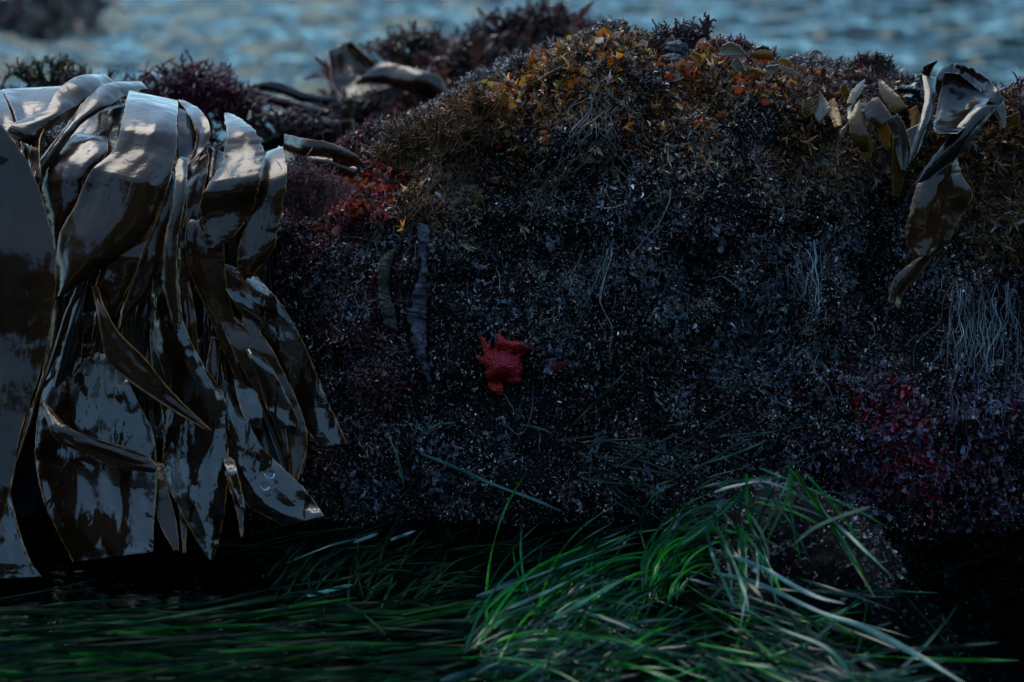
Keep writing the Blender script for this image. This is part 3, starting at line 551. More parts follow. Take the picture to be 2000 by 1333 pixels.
# ---- behind
Bk = 'blurred kelp behind the clump'
def KB(st, label, Y, **kw): return K(st, label, base=lambda py: np.full(np.shape(py), Y), group=Bk, **kw)
KB([(470, 175, 462, 205), (500, 163, 500, 180), (545, 162, 545, 182), (590, 180, 585, 198), (645, 190, 645, 208)], 'dark arching blade over the water at mid left', .9, m=M_kelp_dark, seed=50, camber=.01)
KB([(458, 175, 488, 178), (460, 215, 484, 215), (462, 260, 482, 262)], 'pale upright blurred blade left of the water gap', .85, seed=51, m=M_kelp)
KB([(515, 270, 500, 300), (560, 245, 560, 290), (620, 236, 625, 300), (665, 236, 665, 330)], 'dark blade arching below the water gap', .7, m=M_kelp_dark, seed=52, camber=.02)
KB([(642, 98, 684, 80, 0), (645, 130, 728, 124, -.02), (650, 165, 762, 140, -.05), (672, 196, 792, 150, -.08), (700, 190, 800, 160, -.1)], 'raised cupped kelp blade standing against the sea', .95, seed=53, camber=-.05, amp=.006)
KB([(684, 80, 676, 92), (700, 96, 700, 108), (732, 124, 720, 130)], 'pale stiff rim of a kelp blade above the cupped one', .93, seed=54)
KB([(690, 165, 745, 120, 0), (750, 165, 790, 130, -.03), (800, 182, 830, 140, -.05), (845, 195, 858, 150, -.05), (866, 205, 874, 178, -.05)], 'pale crumpled blade lying over the rear rock', .88, seed=55, camber=.03, amp=.01)
KB([(480, 190, 500, 176), (530, 205, 545, 190), (590, 222, 600, 205), (640, 228, 642, 216)], 'flat shiny blurred blade lying along the near edge of the water gap', .78, m=M_kelp, seed=58, camber=.01)
KB([(500, 250, 520, 232), (545, 232, 560, 218), (600, 240, 600, 226)], 'second flat shiny blurred blade, just above the arching dark one', .74, m=M_kelp, seed=59, camber=.01)
KB([(655, 240, 690, 232), (665, 290, 700, 285), (690, 320, 720, 318)], 'blurred blade with a cool sheen in the shade under the cupped blade', .72, m=M_kelp, seed=48, camber=.012)
KB([(885, 182, 900, 178), (892, 215, 950, 190), (905, 235, 940, 215)], 'pale grey leaf wedged behind the brown turf', .75, m=M_kelp_pale, seed=56, camber=.02)
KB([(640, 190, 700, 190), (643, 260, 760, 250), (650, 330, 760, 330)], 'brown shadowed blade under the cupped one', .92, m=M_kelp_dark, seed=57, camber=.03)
# ---- right cluster
Rg = 'dark kelp blades on the right crest'
BR = lambda o: (lambda py: np.interp(py, [100, 160, 220, 300, 400, 500, 620], [.27, .20, .13, .06, .0, -.02, -.04]) - o)
def BF(st, o):
    ys_ = [(q[1] + q[3]) / 2 for q in st]; v_ = [min(faceY((q[0] + q[2]) / 2, max((q[1] + q[3]) / 2, crest_py((q[0] + q[2]) / 2) + 12)), .25) - .034 - o * .7 for q in st]
    pf = np.polyfit(ys_, v_, min(2, len(ys_) - 2)); lo, hi = min(ys_), max(ys_); sh = min(0, min(a - b for a, b in zip(v_, np.polyval(pf, ys_)))) * .6
    return lambda py: np.polyval(pf, np.clip(py, lo, hi)) + sh
def KR(st, label, o=0, **kw): return K(st, label, base=BF(st, o), group=Rg, **kw)
KR([(1806, 185, 1838, 134), (1842, 210, 1868, 124), (1888, 228, 1912, 142), (1926, 232, 1948, 176), (1950, 224, 1962, 198)], 'large dark leathery blade rising at the back of the right cluster', -.04, m=M_kelp_dark, seed=60, camber=.012, amp=.004, rag=4)
KR([(1845, 142, 1872, 144), (1836, 185, 1925, 188), (1828, 225, 1925, 205), (1822, 250, 1895, 240), (1832, 262, 1870, 262)], 'hollow black blade with a soft blue sheen in the right cluster', .08, m=M_kelp_dark, seed=61, camber=-.014, amp=.008, nc=21)
KR([(1800, 145, 1828, 152), (1806, 190, 1826, 195), (1796, 240, 1814, 250), (1780, 290, 1796, 300), (1771, 320, 1780, 326)], 'narrow dark strap with a bright ridge in the right cluster', .06, m=M_kelp_dark, seed=62, camber=.012, amp=.002)
KR([(1905, 208, 1950, 205), (1862, 258, 1905, 262), (1815, 318, 1850, 328), (1780, 365, 1800, 372), (1768, 395, 1776, 398)], 'dark twisted blade running diagonally down to the left', .07, m=M_kelp_dark, seed=63, camber=.012)
KR([(1838, 330, 1868, 308), (1800, 352, 1880, 345), (1786, 378, 1900, 382), (1776, 420, 1874, 428), (1768, 462, 1852, 474), (1784, 500, 1822, 504)], 'drooping rounded brown blade below the right cluster', .07, m=M_kelp, seed=64, over=.06, camber=.02, amp=.010, rag=2, nc=23)
KR([(1800, 500, 1822, 500), (1770, 522, 1800, 530), (1745, 548, 1765, 572), (1734, 590, 1758, 605)], 'small blue-tipped blade end at the foot of the right cluster', .06, seed=65, camber=.01, ragend=6)
KR([(1805, 130, 1832, 118), (1795, 150, 1815, 145), (1770, 175, 1805, 170), (1768, 190, 1790, 196)], 'torn curly top piece of the right cluster', .03, m=M_kelp_dark, seed=66, rag=4, camber=.01)
KR([(1745, 180, 1760, 168), (1780, 185, 1792, 172), (1805, 200, 1800, 192)], 'crumpled black scrap left of the narrow strap', .03, m=M_kelp_dark, seed=67, rag=4, camber=.015)
KR([(1770, 255, 1800, 240), (1775, 275, 1800, 262), (1782, 315, 1790, 312)], 'small grey pointed blade just left of the narrow strap', .05, m=M_kelp, seed=68)
Og = 'small olive and pale blades on the right crest'
def KO(st, label, o=.04, **kw):
    kw.setdefault('m', M_kelp_olive); return K(st, label, base=BF(st, o * .5), group=Og, name='small_blade', cat='seaweed', m_per=14, nc=11, **{**dict(amp=.003, rag=2.2), **kw, 'camber': kw.get('camber', 0) * .5})
KO([(1655, 212, 1678, 198), (1657, 240, 1690, 245), (1664, 270, 1696, 275), (1682, 296, 1698, 296)], 'olive tongue shaped blade hanging in the right crest', seed=70, camber=.008)
KO([(1595, 205, 1600, 177), (1592, 225, 1616, 200), (1600, 240, 1624, 215)], 'upright pale grey leaf like a small sail', m=M_kelp_pale, seed=71, camber=.01)
KO([(1567, 200, 1582, 190), (1566, 220, 1590, 205), (1575, 232, 1588, 222)], 'small cupped leaf left of the pale sail', seed=72, camber=.01)
KO([(1690, 205, 1712, 190), (1692, 235, 1730, 210), (1715, 250, 1742, 232)], 'brown leaf with a pale curled rim', m=M_kelp, seed=73, camber=.015)
KO([(1715, 165, 1722, 158), (1725, 195, 1748, 180), (1750, 222, 1768, 205), (1768, 215, 1774, 208)], 'ribbed leaf with a bright orange edge', seed=74, camber=.008)
KO([(1730, 248, 1752, 222), (1742, 258, 1768, 250), (1752, 300, 1773, 305), (1760, 333, 1770, 335)], 'pale lilac curled blade hanging down in front', m=M_kelp_pale, seed=75, camber=.012)
KO([(1742, 270, 1758, 262), (1742, 330, 1768, 335), (1744, 385, 1756, 388)], 'long olive green blade in the shade behind the lilac one', .02, seed=76)
KO([(1655, 240, 1665, 225), (1640, 262, 1656, 270), (1660, 280, 1672, 285)], 'small violet brown leaf left of the olive tongue', m=M_kelp, seed=77, camber=.006)
KO([(1682, 160, 1690, 155), (1662, 180, 1684, 178), (1652, 202, 1664, 205)], 'olive leaf folded above the olive tongue', seed=78, camber=.008)
KO([(1605, 155, 1612, 152), (1602, 140, 1614, 140), (1608, 130, 1611, 130)], 'tiny upright leaf standing on the crest', .02, seed=79)
KO([(1940, 220, 1960, 200), (1950, 235, 1965, 222), (1955, 255, 1962, 250)], 'lilac and amber leaf beside the black blades', m=M_kelp_pale, seed=80, camber=.01)
KO([(1965, 230, 1990, 218), (1965, 250, 1992, 245)], 'orange leaf at the right edge', seed=81, camber=.01)
KO([(1618, 200, 1630, 192), (1622, 228, 1640, 222), (1630, 250, 1644, 246)], 'amber strip drooping beside the pale sail', m=M_amber, seed=82, camber=.006)
KO([(1676, 255, 1690, 248), (1684, 285, 1702, 280), (1690, 312, 1700, 310)], 'ochre strip drooping below the olive tongue', m=M_amber, seed=83, camber=.006)
KO([(1710, 235, 1730, 228), (1716, 262, 1738, 258), (1728, 290, 1738, 288)], 'shadowed amber strip right of the olive tongue', m=M_amber, seed=84, camber=.006)
KO([(1775, 215, 1790, 206), (1780, 240, 1796, 236), (1778, 262, 1786, 262)], 'small amber flap touching the narrow dark strap', m=M_amber, seed=85, camber=.006)
KO([(1640, 172, 1652, 160), (1646, 192, 1662, 184)], 'yellowish scrap on the turf above the pale sail', m=M_amber, seed=86, camber=.006)
# summit leaves
Sg = 'glossy leaves at the summit'
def KS(st, label, Y=.13, **kw):
    kw.setdefault('m', M_amber); return K(st, label, base=lambda py: np.full(np.shape(py), Y), group=Sg, name='small_blade', cat='seaweed', m_per=14, nc=11, **{**dict(amp=.003, rag=2.2), **kw, 'camber': kw.get('camber', 0) * .5})
KS([(1404, 108, 1412, 88), (1418, 110, 1428, 83), (1438, 108, 1446, 92), (1452, 112, 1458, 108)], 'round cupped shell-like leaf with a pale ring at the summit', m=M_cream, seed=90, camber=-.015)
KS([(1432, 118, 1440, 110), (1430, 128, 1450, 125), (1438, 140, 1458, 140)], 'whitish blue leaf below the ringed one', m=M_cream, seed=91, camber=-.01)
KS([(1462, 112, 1470, 100), (1485, 117, 1490, 98), (1512, 118, 1508, 100)], 'wide mustard yellow leaf near the top right of the summit', seed=92, camber=.012)
KS([(1456, 142, 1462, 132), (1470, 142, 1472, 133), (1490, 146, 1494, 142)], 'short ochre leaf under the mustard one', seed=93, camber=.006)
KS([(1493, 140, 1497, 130), (1508, 146, 1514, 128), (1522, 132, 1524, 126)], 'cupped grey leaf with a white rim', m=M_cream, seed=94, camber=-.012)
KS([(1524, 132, 1530, 128), (1540, 142, 1545, 134), (1562, 150, 1565, 146)], 'thin white leaf pointing right down the slope', m=M_cream, seed=95)
KS([(1518, 122, 1524, 114), (1530, 126, 1536, 115), (1538, 130, 1542, 120)], 'rust orange leaf at the right end of the summit', seed=96)
KS([(1470, 100, 1480, 92), (1490, 96, 1494, 90), (1512, 104, 1510, 98)], 'dark curled leaf behind the mustard one', m=M_kelp_dark, seed=97, camber=.01)
KS([(1345, 112, 1352, 100), (1356, 118, 1368, 108), (1366, 134, 1372, 122)], 'mustard leaf among the beige frills', .12, seed=98, camber=-.01)
KS([(1085, 108, 1094, 90), (1092, 112, 1101, 94)], 'bright yellow upright leaf on the left slope of the summit', .16, seed=99)
KS([(1040, 162, 1060, 150), (1070, 145, 1085, 135), (1100, 130, 1112, 122)], 'pale wet leaf lying along the left slope', .14, m=M_cream, seed=100)
KS([(975, 190, 985, 175), (985, 205, 996, 188)], 'amber leaf half way down the left slope', .12, seed=101, camber=-.006)
KS([(722, 330, 730, 322), (735, 310, 745, 300), (742, 288, 752, 278)], 'lime yellow crinkled leaf above the red turf', .10, seed=102, rag=3)

# crust strip, red leaves
st = [(813, 436, 836, 440), (816, 470, 840, 478), (822, 530, 834, 535), (801, 580, 834, 580), (799, 630, 832, 640), (812, 690, 833, 692), (824, 722, 838, 728), (836, 744, 842, 746)]
P_, e_ = ribbon(st, lambda py: np.array([faceY(825, y, .012) for y in np.atleast_1d(py)]), camber=.010, amp=.008, f=40, rag=5, seed=120, nc=11)
cc_ = np.tile((.11, .10, .14), (P_.shape[0] * P_.shape[1], 1)); o = mesh_obj('crust_strip', P_, grid_faces(*P_.shape[:2]), M_crust, col=cc_, label='long vertical lavender grey crusty strip left of the red star', cat='seaweed')
o.modifiers.new('t', 'SOLIDIFY').thickness = .003
st = [(778, 480, 784, 476), (740, 510, 766, 512), (738, 560, 760, 565), (742, 590, 770, 600), (750, 632, 776, 632), (772, 645, 776, 646)]
P_, e_ = ribbon(st, lambda py: np.array([faceY(755, y, .010) for y in np.atleast_1d(py)]), camber=.006, amp=.003, f=30, rag=3, seed=121, nc=9)
o = mesh_obj('crust_strip', P_, grid_faces(*P_.shape[:2]), M_crust, col=np.tile((.055, .045, .038), (P_.shape[0] * P_.shape[1], 1)), label='short brownish encrusted strip left of the lavender one', cat='seaweed')
o.modifiers.new('t', 'SOLIDIFY').thickness = .003
M_redleaf = kelp_mat('red_leaf', (.16, .012, .014), (.25, .03, .03), trans=.3, rough=.3, spec=.5)
for st, Y, lb in (([(1076, 715, 1082, 728), (1092, 708, 1096, 722), (1108, 702, 1112, 710)], .012, 'small dark maroon leaf right of the red star'),
                  ([(1690, 1060, 1700, 1075), (1705, 1040, 1715, 1062), (1722, 1028, 1726, 1040)], .03, 'dull red leaf beside the low grassy rock'),
                  ([(1895, 1050, 1905, 1075), (1908, 1062, 1925, 1085)], .03, 'red leaf near the right bottom of the boulder')):
    yy = faceY(st[0][0], st[0][1], Y); K(st, lb, base=lambda py, yy=yy: np.full(np.shape(py), yy), m=M_redleaf, name='red_leaf', cat='seaweed', group='red leaves on the shaded rock', m_per=10, nc=9, amp=.004, camber=.001, rag=4, seed=int(st[0][0]))

# ------------------------------------------------------------------ bat star
M_star = bpy.data.materials.new('star_skin'); M_star.use_nodes = True; n = M_star.node_tree; b = n.nodes['Principled BSDF']; L = n.links.new
a = n.nodes.new('ShaderNodeAttribute'); a.attribute_name = 'Col'; g = n.nodes.new('ShaderNodeNewGeometry')
vo = n.nodes.new('ShaderNodeTexVoronoi'); vo.inputs['Scale'].default_value = 420; L(g.outputs['Position'], vo.inputs['Vector'])
mr = n.nodes.new('ShaderNodeMapRange'); mr.inputs['From Max'].default_value = .7; mr.inputs['To Min'].default_value = 1.35; mr.inputs['To Max'].default_value = .45; L(vo.outputs['Distance'], mr.inputs['Value'])
vm = n.nodes.new('ShaderNodeVectorMath'); vm.operation = 'SCALE'; L(a.outputs['Color'], vm.inputs[0]); L(mr.outputs[0], vm.inputs['Scale']); L(vm.outputs[0], b.inputs['Base Color'])
bp = n.nodes.new('ShaderNodeBump'); bp.inputs['Distance'].default_value = .0022; bp.invert = True; b.inputs['Coat Weight'].default_value = .6; b.inputs['Coat Roughness'].default_value = .15; L(bp.outputs[0], b.inputs['Coat Normal']); L(vo.outputs['Distance'], bp.inputs['Height']); L(bp.outputs[0], b.inputs['Normal']); b.inputs['Roughness'].default_value = .32
OUT = np.array([(974, 654), (982, 661), (990, 667), (1000, 669), (1012, 670), (1024, 674), (1041, 682), (1024, 687), (1016, 693), (1014, 703), (1018, 714), (1019, 726), (1013, 735), (1016, 744), (1004, 748), (990, 744), (974, 742), (968, 748), (971, 757), (980, 771), (965, 766), (956, 757), (955, 742),
                (948, 731), (952, 722), (945, 710), (931, 697), (946, 698), (945, 686), (940, 658), (948, 676), (958, 686), (968, 682), (970, 670)], float)
c0 = np.array([983., 708.]); m = 198
oc = cr(np.concatenate([OUT, OUT[:1]]), m + 1)[:-1]; nr = 30; yb = faceY(985, 710, .0) - .012
V = []; Cc = []
for j in range(nr + 1):
    t = j / nr; p = c0 + (oc - c0) * t
    de = np.min(np.linalg.norm(p[:, None] - oc[None], axis=-1), axis=1)          # distance to the outline: pillow the skin
    hgt = .0050 * np.sqrt(1 - np.exp(-de / 8)) + .014 * np.exp(-((p[:, 0] - 988) / 26) ** 2 - ((p[:, 1] - 714) / 24) ** 2)
    hgt += .012 * smooth(690 - p[:, 1], 0, 22) * smooth(p[:, 0], 960, 975) - .008 * np.exp(-((p[:, 1] - 694 + .2 * (p[:, 0] - 990)) / 6) ** 2) * smooth(p[:, 0], 985, 1005)
    hgt -= .020 * np.exp(-(((p[:, 0] - 976) + .8 * (p[:, 1] - 738)) / 16) ** 2 - ((p[:, 1] - 742) / 9) ** 2)
    V.append(at(p[:, 0], p[:, 1], yb - hgt))
    q = smooth(np.linalg.norm(p - np.array([992., 712.]), axis=1), 16, 34)[:, None] * smooth(de, 30, 0)[:, None] * .6 + .4 * smooth(980 - p[:, 0], 0, 30)[:, None]; q = np.clip(q * 1.3, 0, 1)
    Cc.append(np.array([.95, .012, .07]) * (1 - q) + np.array([.95, .035, .012]) * q)
V = np.array(V); Cc = np.array(Cc); V[1:, :, 1] += .0012 * perlin(V[1:] * 160)
o = mesh_obj('sea_star', V, grid_faces(nr + 1, m, True), M_star, col=Cc.reshape(-1, 3), label='bright red webbed sea star clinging folded to the dark rock face', cat='starfish')
sm = o.modifiers.new('t', 'SOLIDIFY'); sm.thickness = .002; sm.offset = -1

# ------------------------------------------------------------------ bushy tufts standing on things
def bush(px, py, Y, hpx, wpx, n, col, label, seed, r=.0016, droop=0, name='weed_tuft', cat='seaweed', group=None, kids=5, bend=.5):
    rr = np.random.default_rng(seed); base = at(px, py, Y); sc = (Y - CAMY) / 4000 * 1.03; H = hpx * sc; Wd = wpx * sc / 2; parts = []; cs = []; tip = []
    for i in range(n):
        ang = rr.uniform(-1, 1); dpt = rr.uniform(-.5, .5)
        e = base + np.array([ang * Wd, dpt * Wd * .8, H * rr.uniform(.55, 1) * math.sqrt(max(.1, 1 - .7 * ang * ang))]); b0 = base + np.array([ang * Wd * .35, dpt * Wd * .3, 0])
        mid = (b0 + e) / 2 + rr.normal(0, .12, 3) * H * bend; e2 = e + np.array([ang * .2 * H, 0, -droop * H * rr.uniform(.2, 1)])
        pt = np.array([b0, mid, e, e2]); v, f = tube(pt, r, r * .5, 12, 4, jit=.004); parts.append((v, f)); c = cr(pt, 12)
        for q in range(kids):
            s = c[rr.integers(4, 12)]; d = rr.normal(0, 1, 3) + np.array([0, 0, .6]); d /= np.linalg.norm(d); l = H * rr.uniform(.08, .22)
            w = s + d * l + rr.normal(0, .2, 3) * l; v, f = tube([s, (s + w) / 2 + rr.normal(0, .12, 3) * l, w], r * .7, r * .5, 5, 4); parts.append((v, f)); tip.append(w)
            for z in range(2):
                d2 = d + rr.normal(0, .6, 3); v, f = tube([w, w + d2 * l * .4], r * .6, r * .35, 3, 4); parts.append((v, f))
    V, F = join(parts); c = np.tile(col, (len(V), 1)) * np.exp(1.0 * perlin(V * 45) + .6 * perlin(V * 160 + 9))[:, None]
    return mesh_obj(name, V, F, M_strand, col=c, label=label, cat=cat, group=group)
Tg = 'bushy tufts standing up against the sea'
bush(1335, 95, .26, 50, 110, 34, (.045, .022, .035), 'dark branching tuft on the very summit against the sea', 1, group=Tg, r=.0020)
bush(1383, 78, .25, 52, 14, 4, (.05, .028, .04), 'single dark stubby stalk standing upright at the summit', 2, group=Tg, r=.0026, kids=2)
bush(1180, 110, .24, 56, 110, 26, (.13, .075, .06), 'wiry brown tuft with a curled stalk left of the summit', 3, group=Tg, droop=.3)
bush(1425, 105, .26, 34, 70, 20, (.16, .05, .07), 'reddish feathery tuft right of the summit', 4, group=Tg)
bush(1265, 100, .25, 30, 110, 30, (.11, .055, .05), 'low brown tuft just left of the dark branching one', 5, group=Tg)
bush(1700, 158, .26, 52, 70, 50, (.07, .04, .045), 'cone of dark bristles on the crest toward the right', 6, group=Tg)
bush(1676, 158, .25, 54, 8, 3, (.22, .02, .03), 'thin red stalk beside the cone of bristles', 7, group=Tg, kids=1)
bush(1050, 95, 1.15, 85, 190, 60, (.05, .022, .035), 'big blurred dark bush on the rear rock', 8, group=Tg, r=.004, droop=.3)
bush(935, 80, 1.1, 34, 60, 8, (.04, .025, .03), 'dark arching stem left of the big blurred bush', 9, group=Tg, r=.004, droop=.5)
bush(815, 125, 1.1, 70, 130, 40, (.10, .05, .035), 'blurred brown bush at the left end of the rear rock', 10, group=Tg, r=.0035)
bush(360, 220, .68, 90, 200, 70, (.11, .025, .045), 'blurred maroon bush behind the broad kelp blade', 11, group=Tg, r=.0028)
bush(95, 170, .70, 55, 150, 36, (.05, .055, .02), 'blurred olive bush at the upper left behind the kelp', 12, group=Tg, r=.003)
bush(605, 425, .04, 105, 120, 90, (.16, .06, .065), 'feathery rounded dusky pink tuft beside the kelp', 13, group='bushy tufts on the boulder', r=.0007, droop=.3, kids=9)
bush(850, 300, .13, 80, 170, 60, (.13, .055, .022), 'brown twiggy tuft at the left end of the crest', 14, group='bushy tufts on the boulder', r=.0012, kids=7)
bush(790, 330, .12, 70, 120, 40, (.17, .08, .035), 'tan twiggy tuft in the notch above the red turf', 15, group='bushy tufts on the boulder', r=.0013, kids=7)
bush(930, 235, .15, 60, 120, 50, (.22, .09, .03), 'amber brown tuft on the left slope of the crest', 16, group='bushy tufts on the boulder', r=.0012, kids=7)
bush(1530, 165, .24, 24, 110, 30, (.12, .06, .06), 'low dusky tuft in the dip right of the summit', 17, group='bushy tufts on the boulder', r=.0012)
bush(1985, 215, .22, 60, 60, 10, (.10, .02, .03), 'dark red leafy sprig at the right edge of the frame', 18, group=Tg, r=.0022)
bush(832, 205, .9, 60, 60, 30, (.16, .05, .06), 'reddish blurred tuft over the pale crumpled blade', 19, group=Tg, r=.003)
bush(745, 330, .75, 90, 70, 26, (.15, .05, .06), 'pinkish blurred tuft below the pale crumpled blade', 20, group=Tg, r=.003)
bush(560, 275, .70, 60, 150, 40, (.07, .03, .03), 'blurred dark weed under the arching blade at mid left', 21, group=Tg, r=.0028)
bush(470, 262, .70, 90, 80, 34, (.08, .025, .035), 'blurred dark red weed left of the water gap', 22, group=Tg, r=.0028)
bush(690, 300, .85, 110, 120, 44, (.06, .03, .028), 'blurred dark weed in the shade under the cupped blade', 23, group=Tg, r=.003)
def pebble(px, py, Y, rx, rz, label, seed):
    c = at(px, py, Y); sc = (Y - CAMY) / 4000; u = np.linspace(0, 2 * math.pi, 33)[:-1]; v = np.linspace(.001, math.pi - .001, 20)
    D = np.stack([np.sin(v)[:, None] * np.cos(u), np.sin(v)[:, None] * np.sin(u), np.cos(v)[:, None] + 0 * u], -1)
    V = c + D * np.array([rx * sc, rx * sc * .8, rz * sc]) * (1 + .30 * fbm(D * 1.8 + seed, 4))[..., None]
    mesh_obj('stone', V, grid_faces(20, 32, True), M_stone, label=label, cat='stone', group='blue grey stones in the turf')
pebble(1320, 96, .225, 22, 15, 'upper blue grey stone lodged below the dark tuft', 1)
pebble(1312, 118, .20, 24, 13, 'lower blue grey stone lodged under the first', 2)

# bubbles on the kelp tip
for k, (x, y, r_, lb) in enumerate(((527, 925, 11, 'upper clear bubble'), (518, 950, 9, 'lower clear bubble'))):
    Yb = np.interp(y, *BASE) - .045 - .022; c = at(x, y, Yb); u = np.linspace(0, 6.2832, 25)[:-1]; v = np.linspace(.001, math.pi - .001, 14); sc = .0006
    D = np.stack([np.sin(v)[:, None] * np.cos(u), np.sin(v)[:, None] * np.sin(u), np.cos(v)[:, None] + 0 * u], -1)
    mb = bpy.data.materials.get('bubble_film') or mat('bubble_film', (.9, .95, 1), .03, 1); mb.node_tree.nodes['Principled BSDF'].inputs['Transmission Weight'].default_value = 1
    mesh_obj('bubble', c + D * r_ * sc * np.array([1, .5, 1]), grid_faces(14, 24, True), mb, label=lb + ' clinging to the slanted kelp tip', cat='bubble', group='bubbles on the kelp')

# ------------------------------------------------------------------ surfgrass
def gpt(px, py, z=.0, Yl=-.10):
    a_ = atz(px, py, z); b_ = at(px, py, Yl); return np.where((a_[..., 1] < Yl)[..., None], a_, b_)
def blades(name, label, seeds, col, wd=.004, z=(0, .03), tw=.5, seed=0, Yl=-.08, kind='stuff', m=16, mt=None):
    rr = np.random.default_rng(seed); parts = []; cs = []
    for i, pl in enumerate(seeds):
        pl = np.array(pl, float); zz = rr.uniform(*z); hump = rr.uniform(0, .02); P = []
        for j, (x, y) in enumerate(pl): P.append(gpt(x, y, zz + hump * math.sin(math.pi * j / (len(pl) - 1)), Yl))
        P = np.array(P); v, f = flatstrip(P, wd * rr.uniform(.6, 1.25), m, tw, seed * 31 + i); parts.append((v, f))
        c = np.array(col[rr.integers(0, len(col))]) * math.exp(rr.normal(0, .3)); cs.append(np.tile(c, (len(v), 1)))
    V, F = join(parts); return mesh_obj(name, V, F, mt or M_grass, col=np.concatenate(cs), label=label, cat='seagrass', kind=kind)
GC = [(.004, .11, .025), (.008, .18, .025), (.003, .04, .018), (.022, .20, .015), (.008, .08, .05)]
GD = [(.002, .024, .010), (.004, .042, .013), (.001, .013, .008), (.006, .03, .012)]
rg = np.random.default_rng(5)
def flow(n, x0, y0, x1, y1, ang, L_, dang=.0, sa=.12, bow=0.0):
    out = []
    for i in range(n):
        x = rg.uniform(x0, x1); y = rg.uniform(y0, y1); a_ = ang + rg.normal(0, sa); l = L_ * rg.uniform(.5, 1.3); p = [(x, y)]
        for j in range(4): x += l / 4 * math.cos(a_); y -= l / 4 * math.sin(a_); p.append((x, y)); a_ += dang / 4 + rg.normal(0, .04)
        out.append(p)
    return out
BR_ = (.10, .08, .03)
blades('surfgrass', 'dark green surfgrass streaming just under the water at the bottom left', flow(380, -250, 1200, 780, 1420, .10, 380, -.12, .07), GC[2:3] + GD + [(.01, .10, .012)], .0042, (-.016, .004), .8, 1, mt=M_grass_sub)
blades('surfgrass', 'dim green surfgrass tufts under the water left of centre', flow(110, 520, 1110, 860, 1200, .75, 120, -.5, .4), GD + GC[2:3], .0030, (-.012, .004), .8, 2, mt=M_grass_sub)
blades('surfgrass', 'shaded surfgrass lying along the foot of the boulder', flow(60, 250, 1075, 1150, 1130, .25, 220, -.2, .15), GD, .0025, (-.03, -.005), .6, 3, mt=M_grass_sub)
blades('surfgrass', 'bright green clump of arching surfgrass at lower centre', flow(170, 900, 1200, 1060, 1330, .72, 270, -.9, .3) + flow(90, 1040, 1150, 1240, 1330, 1.0, 150, -.6, .45), GC + GD[:2], .0034, (-.01, .025), .9, 4)
blades('surfgrass', 'green surfgrass arching over from the low rock to the left', flow(80, 1250, 1070, 1330, 1180, 1.25, 180, -1.7, .25), GC, .0032, (.0, .02), .7, 5)
blades('surfgrass', 'tangled surfgrass crossing the lower right corner', flow(75, 1330, 1100, 1500, 1300, -.38, 330, -.1, .28) + flow(30, 1450, 1250, 1700, 1380, -.2, 260, .1, .5), GD + GC[2:] + [(.05, .12, .10)], .0036, (-.01, .03), .9, 6)
blades('surfgrass', 'criss-crossing surfgrass at the bottom edge', flow(90, 900, 1260, 1550, 1400, .2, 240, .1, .55), GC + GD, .0036, (-.01, .02), .9, 7)
blades('surfgrass', 'surfgrass draped over the low rock at lower right', flow(8, 1480, 905, 1590, 950, -.75, 280, -.2, .25) + flow(8, 1450, 910, 1570, 960, -1.9, 150, .3, .35) + flow(24, 1380, 960, 1480, 1080, -1.0, 160, -.4, .5), GC + [(.10, .20, .14)], .0034, (.05, .08), .7, 8, Yl=-.30)
blades('surfgrass', 'sparse surfgrass strands caught on the foot of the boulder', flow(40, 1080, 850, 1540, 960, -.25, 150, .0, .5), GD, .0026, (.0, .01), .7, 9, Yl=-.05)
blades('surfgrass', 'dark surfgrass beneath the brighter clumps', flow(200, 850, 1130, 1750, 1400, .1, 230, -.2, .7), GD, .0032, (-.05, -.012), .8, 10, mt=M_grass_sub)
GG = 'single pale surfgrass blades'
def gb(pl, label, w=.005, z=.03, Yl=-.1, col=(.16, .26, .20), tw=.3, sd=0):
    P = np.array([gpt(x, y, z, Yl) for x, y in pl]); v, f = flatstrip(P, w * .66, 28, tw + .25, sd + len(label)); mesh_obj('surfgrass_blade', v, f, M_grass, col=np.tile(np.array(col) * (.5, .75, .7), (len(v), 1)), label=label, cat='seagrass', group=GG)
gb([(820, 885), (900, 918), (960, 945), (1040, 975), (1100, 1000)], 'long straight teal blade lying slanted below the red star', .0055, Yl=-.07, col=(.07, .20, .19), tw=.1)
gb([(758, 850), (775, 890), (790, 950)], 'short upright blade below the amber kelp tip', .0045, Yl=-.07, col=(.12, .2, .17))
gb([(832, 850), (850, 832), (890, 825)], 'short curved teal blade above the long straight one', .004, Yl=-.05, col=(.04, .16, .12))
gb([(1015, 830), (1050, 836), (1080, 848)], 'small teal blade right below the red star', .004, Yl=-.05, col=(.04, .14, .11))
gb([(985, 770), (1000, 795), (1015, 820)], 'thin green blade starting under the red star', .003, Yl=-.02, col=(.05, .16, .13))
gb([(1380, 905), (1440, 885), (1500, 860)], 'dark blade crossing the tan pebbles at lower right', .004, Yl=-.07, col=(.03, .14, .10))
gb([(1395, 962), (1440, 948), (1500, 942), (1580, 980), (1640, 1030), (1700, 1085), (1745, 1130)], 'longest pale blade arching over the low rock', .006, .1, -.30, (.2, .28, .25))
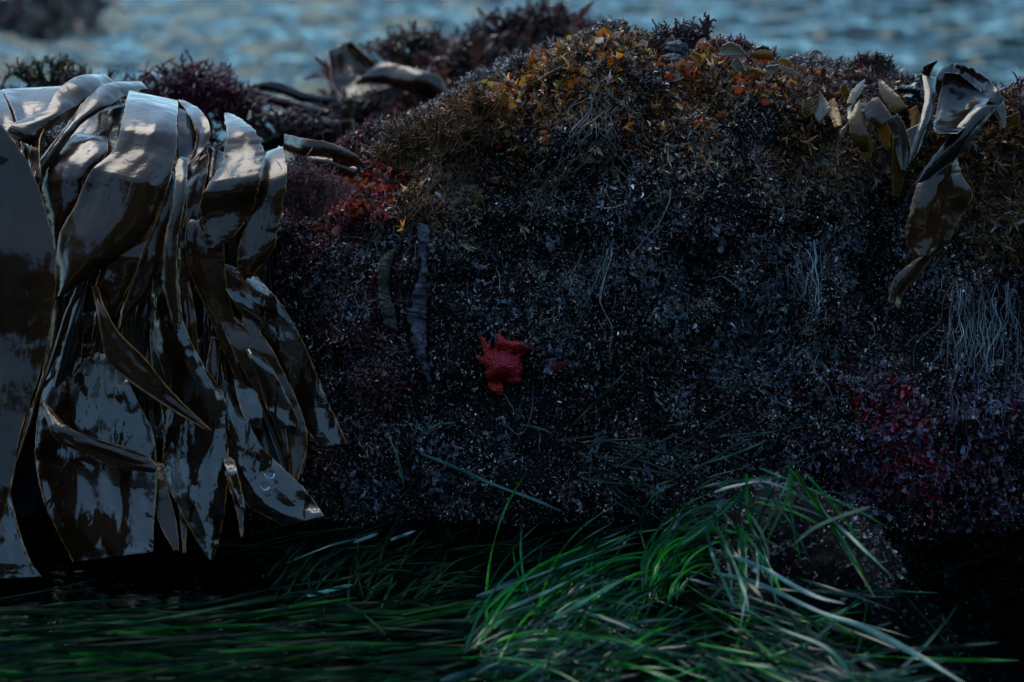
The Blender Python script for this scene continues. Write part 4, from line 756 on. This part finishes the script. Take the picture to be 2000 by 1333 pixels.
gb([(1700, 990), (1640, 1010), (1590, 1032), (1545, 1068)], 'brown tipped pale blade sticking out to the right', .006, .1, -.31, (.30, .30, .20))
gb([(1545, 925), (1530, 960), (1505, 1010), (1485, 1050)], 'bright blade hanging steeply to the left over the low rock', .005, .1, -.31, (.14, .3, .18))
gb([(1543, 920), (1538, 970), (1515, 1020), (1500, 1055)], 'second steep bright blade close beside the first', .005, .1, -.32, (.14, .32, .12))
gb([(1375, 1010), (1390, 1080), (1415, 1140), (1438, 1190)], 'dark teal blade running steeply down left of the low rock', .006, .08, -.30, (.05, .16, .15))
gb([(1430, 1085), (1500, 1115), (1580, 1160), (1650, 1180)], 'wide pale blade crossing in front of the low rock', .007, .08, -.33, (.14, .26, .28))
gb([(1400, 1120), (1480, 1140), (1600, 1195), (1700, 1230), (1800, 1285), (1900, 1345)], 'long pale blade reaching to the bottom right corner', .008, .05, -.36, (.16, .28, .28))
gb([(1440, 1180), (1520, 1225), (1620, 1270), (1680, 1345)], 'dark green blade slanting to the bottom edge', .006, .05, -.36, (.05, .2, .14))
gb([(930, 1165), (990, 1145), (1060, 1120), (1180, 1075)], 'blade slanting up right at the top of the bright clump', .005, .03, -.1, (.12, .22, .2))
gb([(990, 1190), (1060, 1160), (1110, 1135)], 'pale stiff blade over the bright clump', .006, .04, -.1, (.2, .3, .25))
gb([(1080, 1210), (1140, 1175), (1220, 1130)], 'broad pale green blade over the right of the bright clump', .007, .05, -.1, (.14, .32, .2))
gb([(560, 1100), (640, 1068), (700, 1052)], 'faint pale blade floating below the kelp ends', .004, .004, -.1, (.14, .2, .2))
gb([(690, 1060), (740, 1042)], 'short silvery blade floating left of centre', .006, .004, -.1, (.26, .32, .36))
gb([(762, 1055), (812, 1037)], 'second short silvery blade floating beside the first', .006, .004, -.1, (.26, .32, .36))
gb([(600, 1165), (650, 1152), (690, 1142)], 'mint green blade left of centre among the dim tufts', .008, .004, -.1, (.12, .34, .26))
gb([(860, 1330), (960, 1305), (1060, 1310), (1180, 1300)], 'flat dark teal blade along the bottom edge', .010, .02, -.1, (.05, .12, .14))
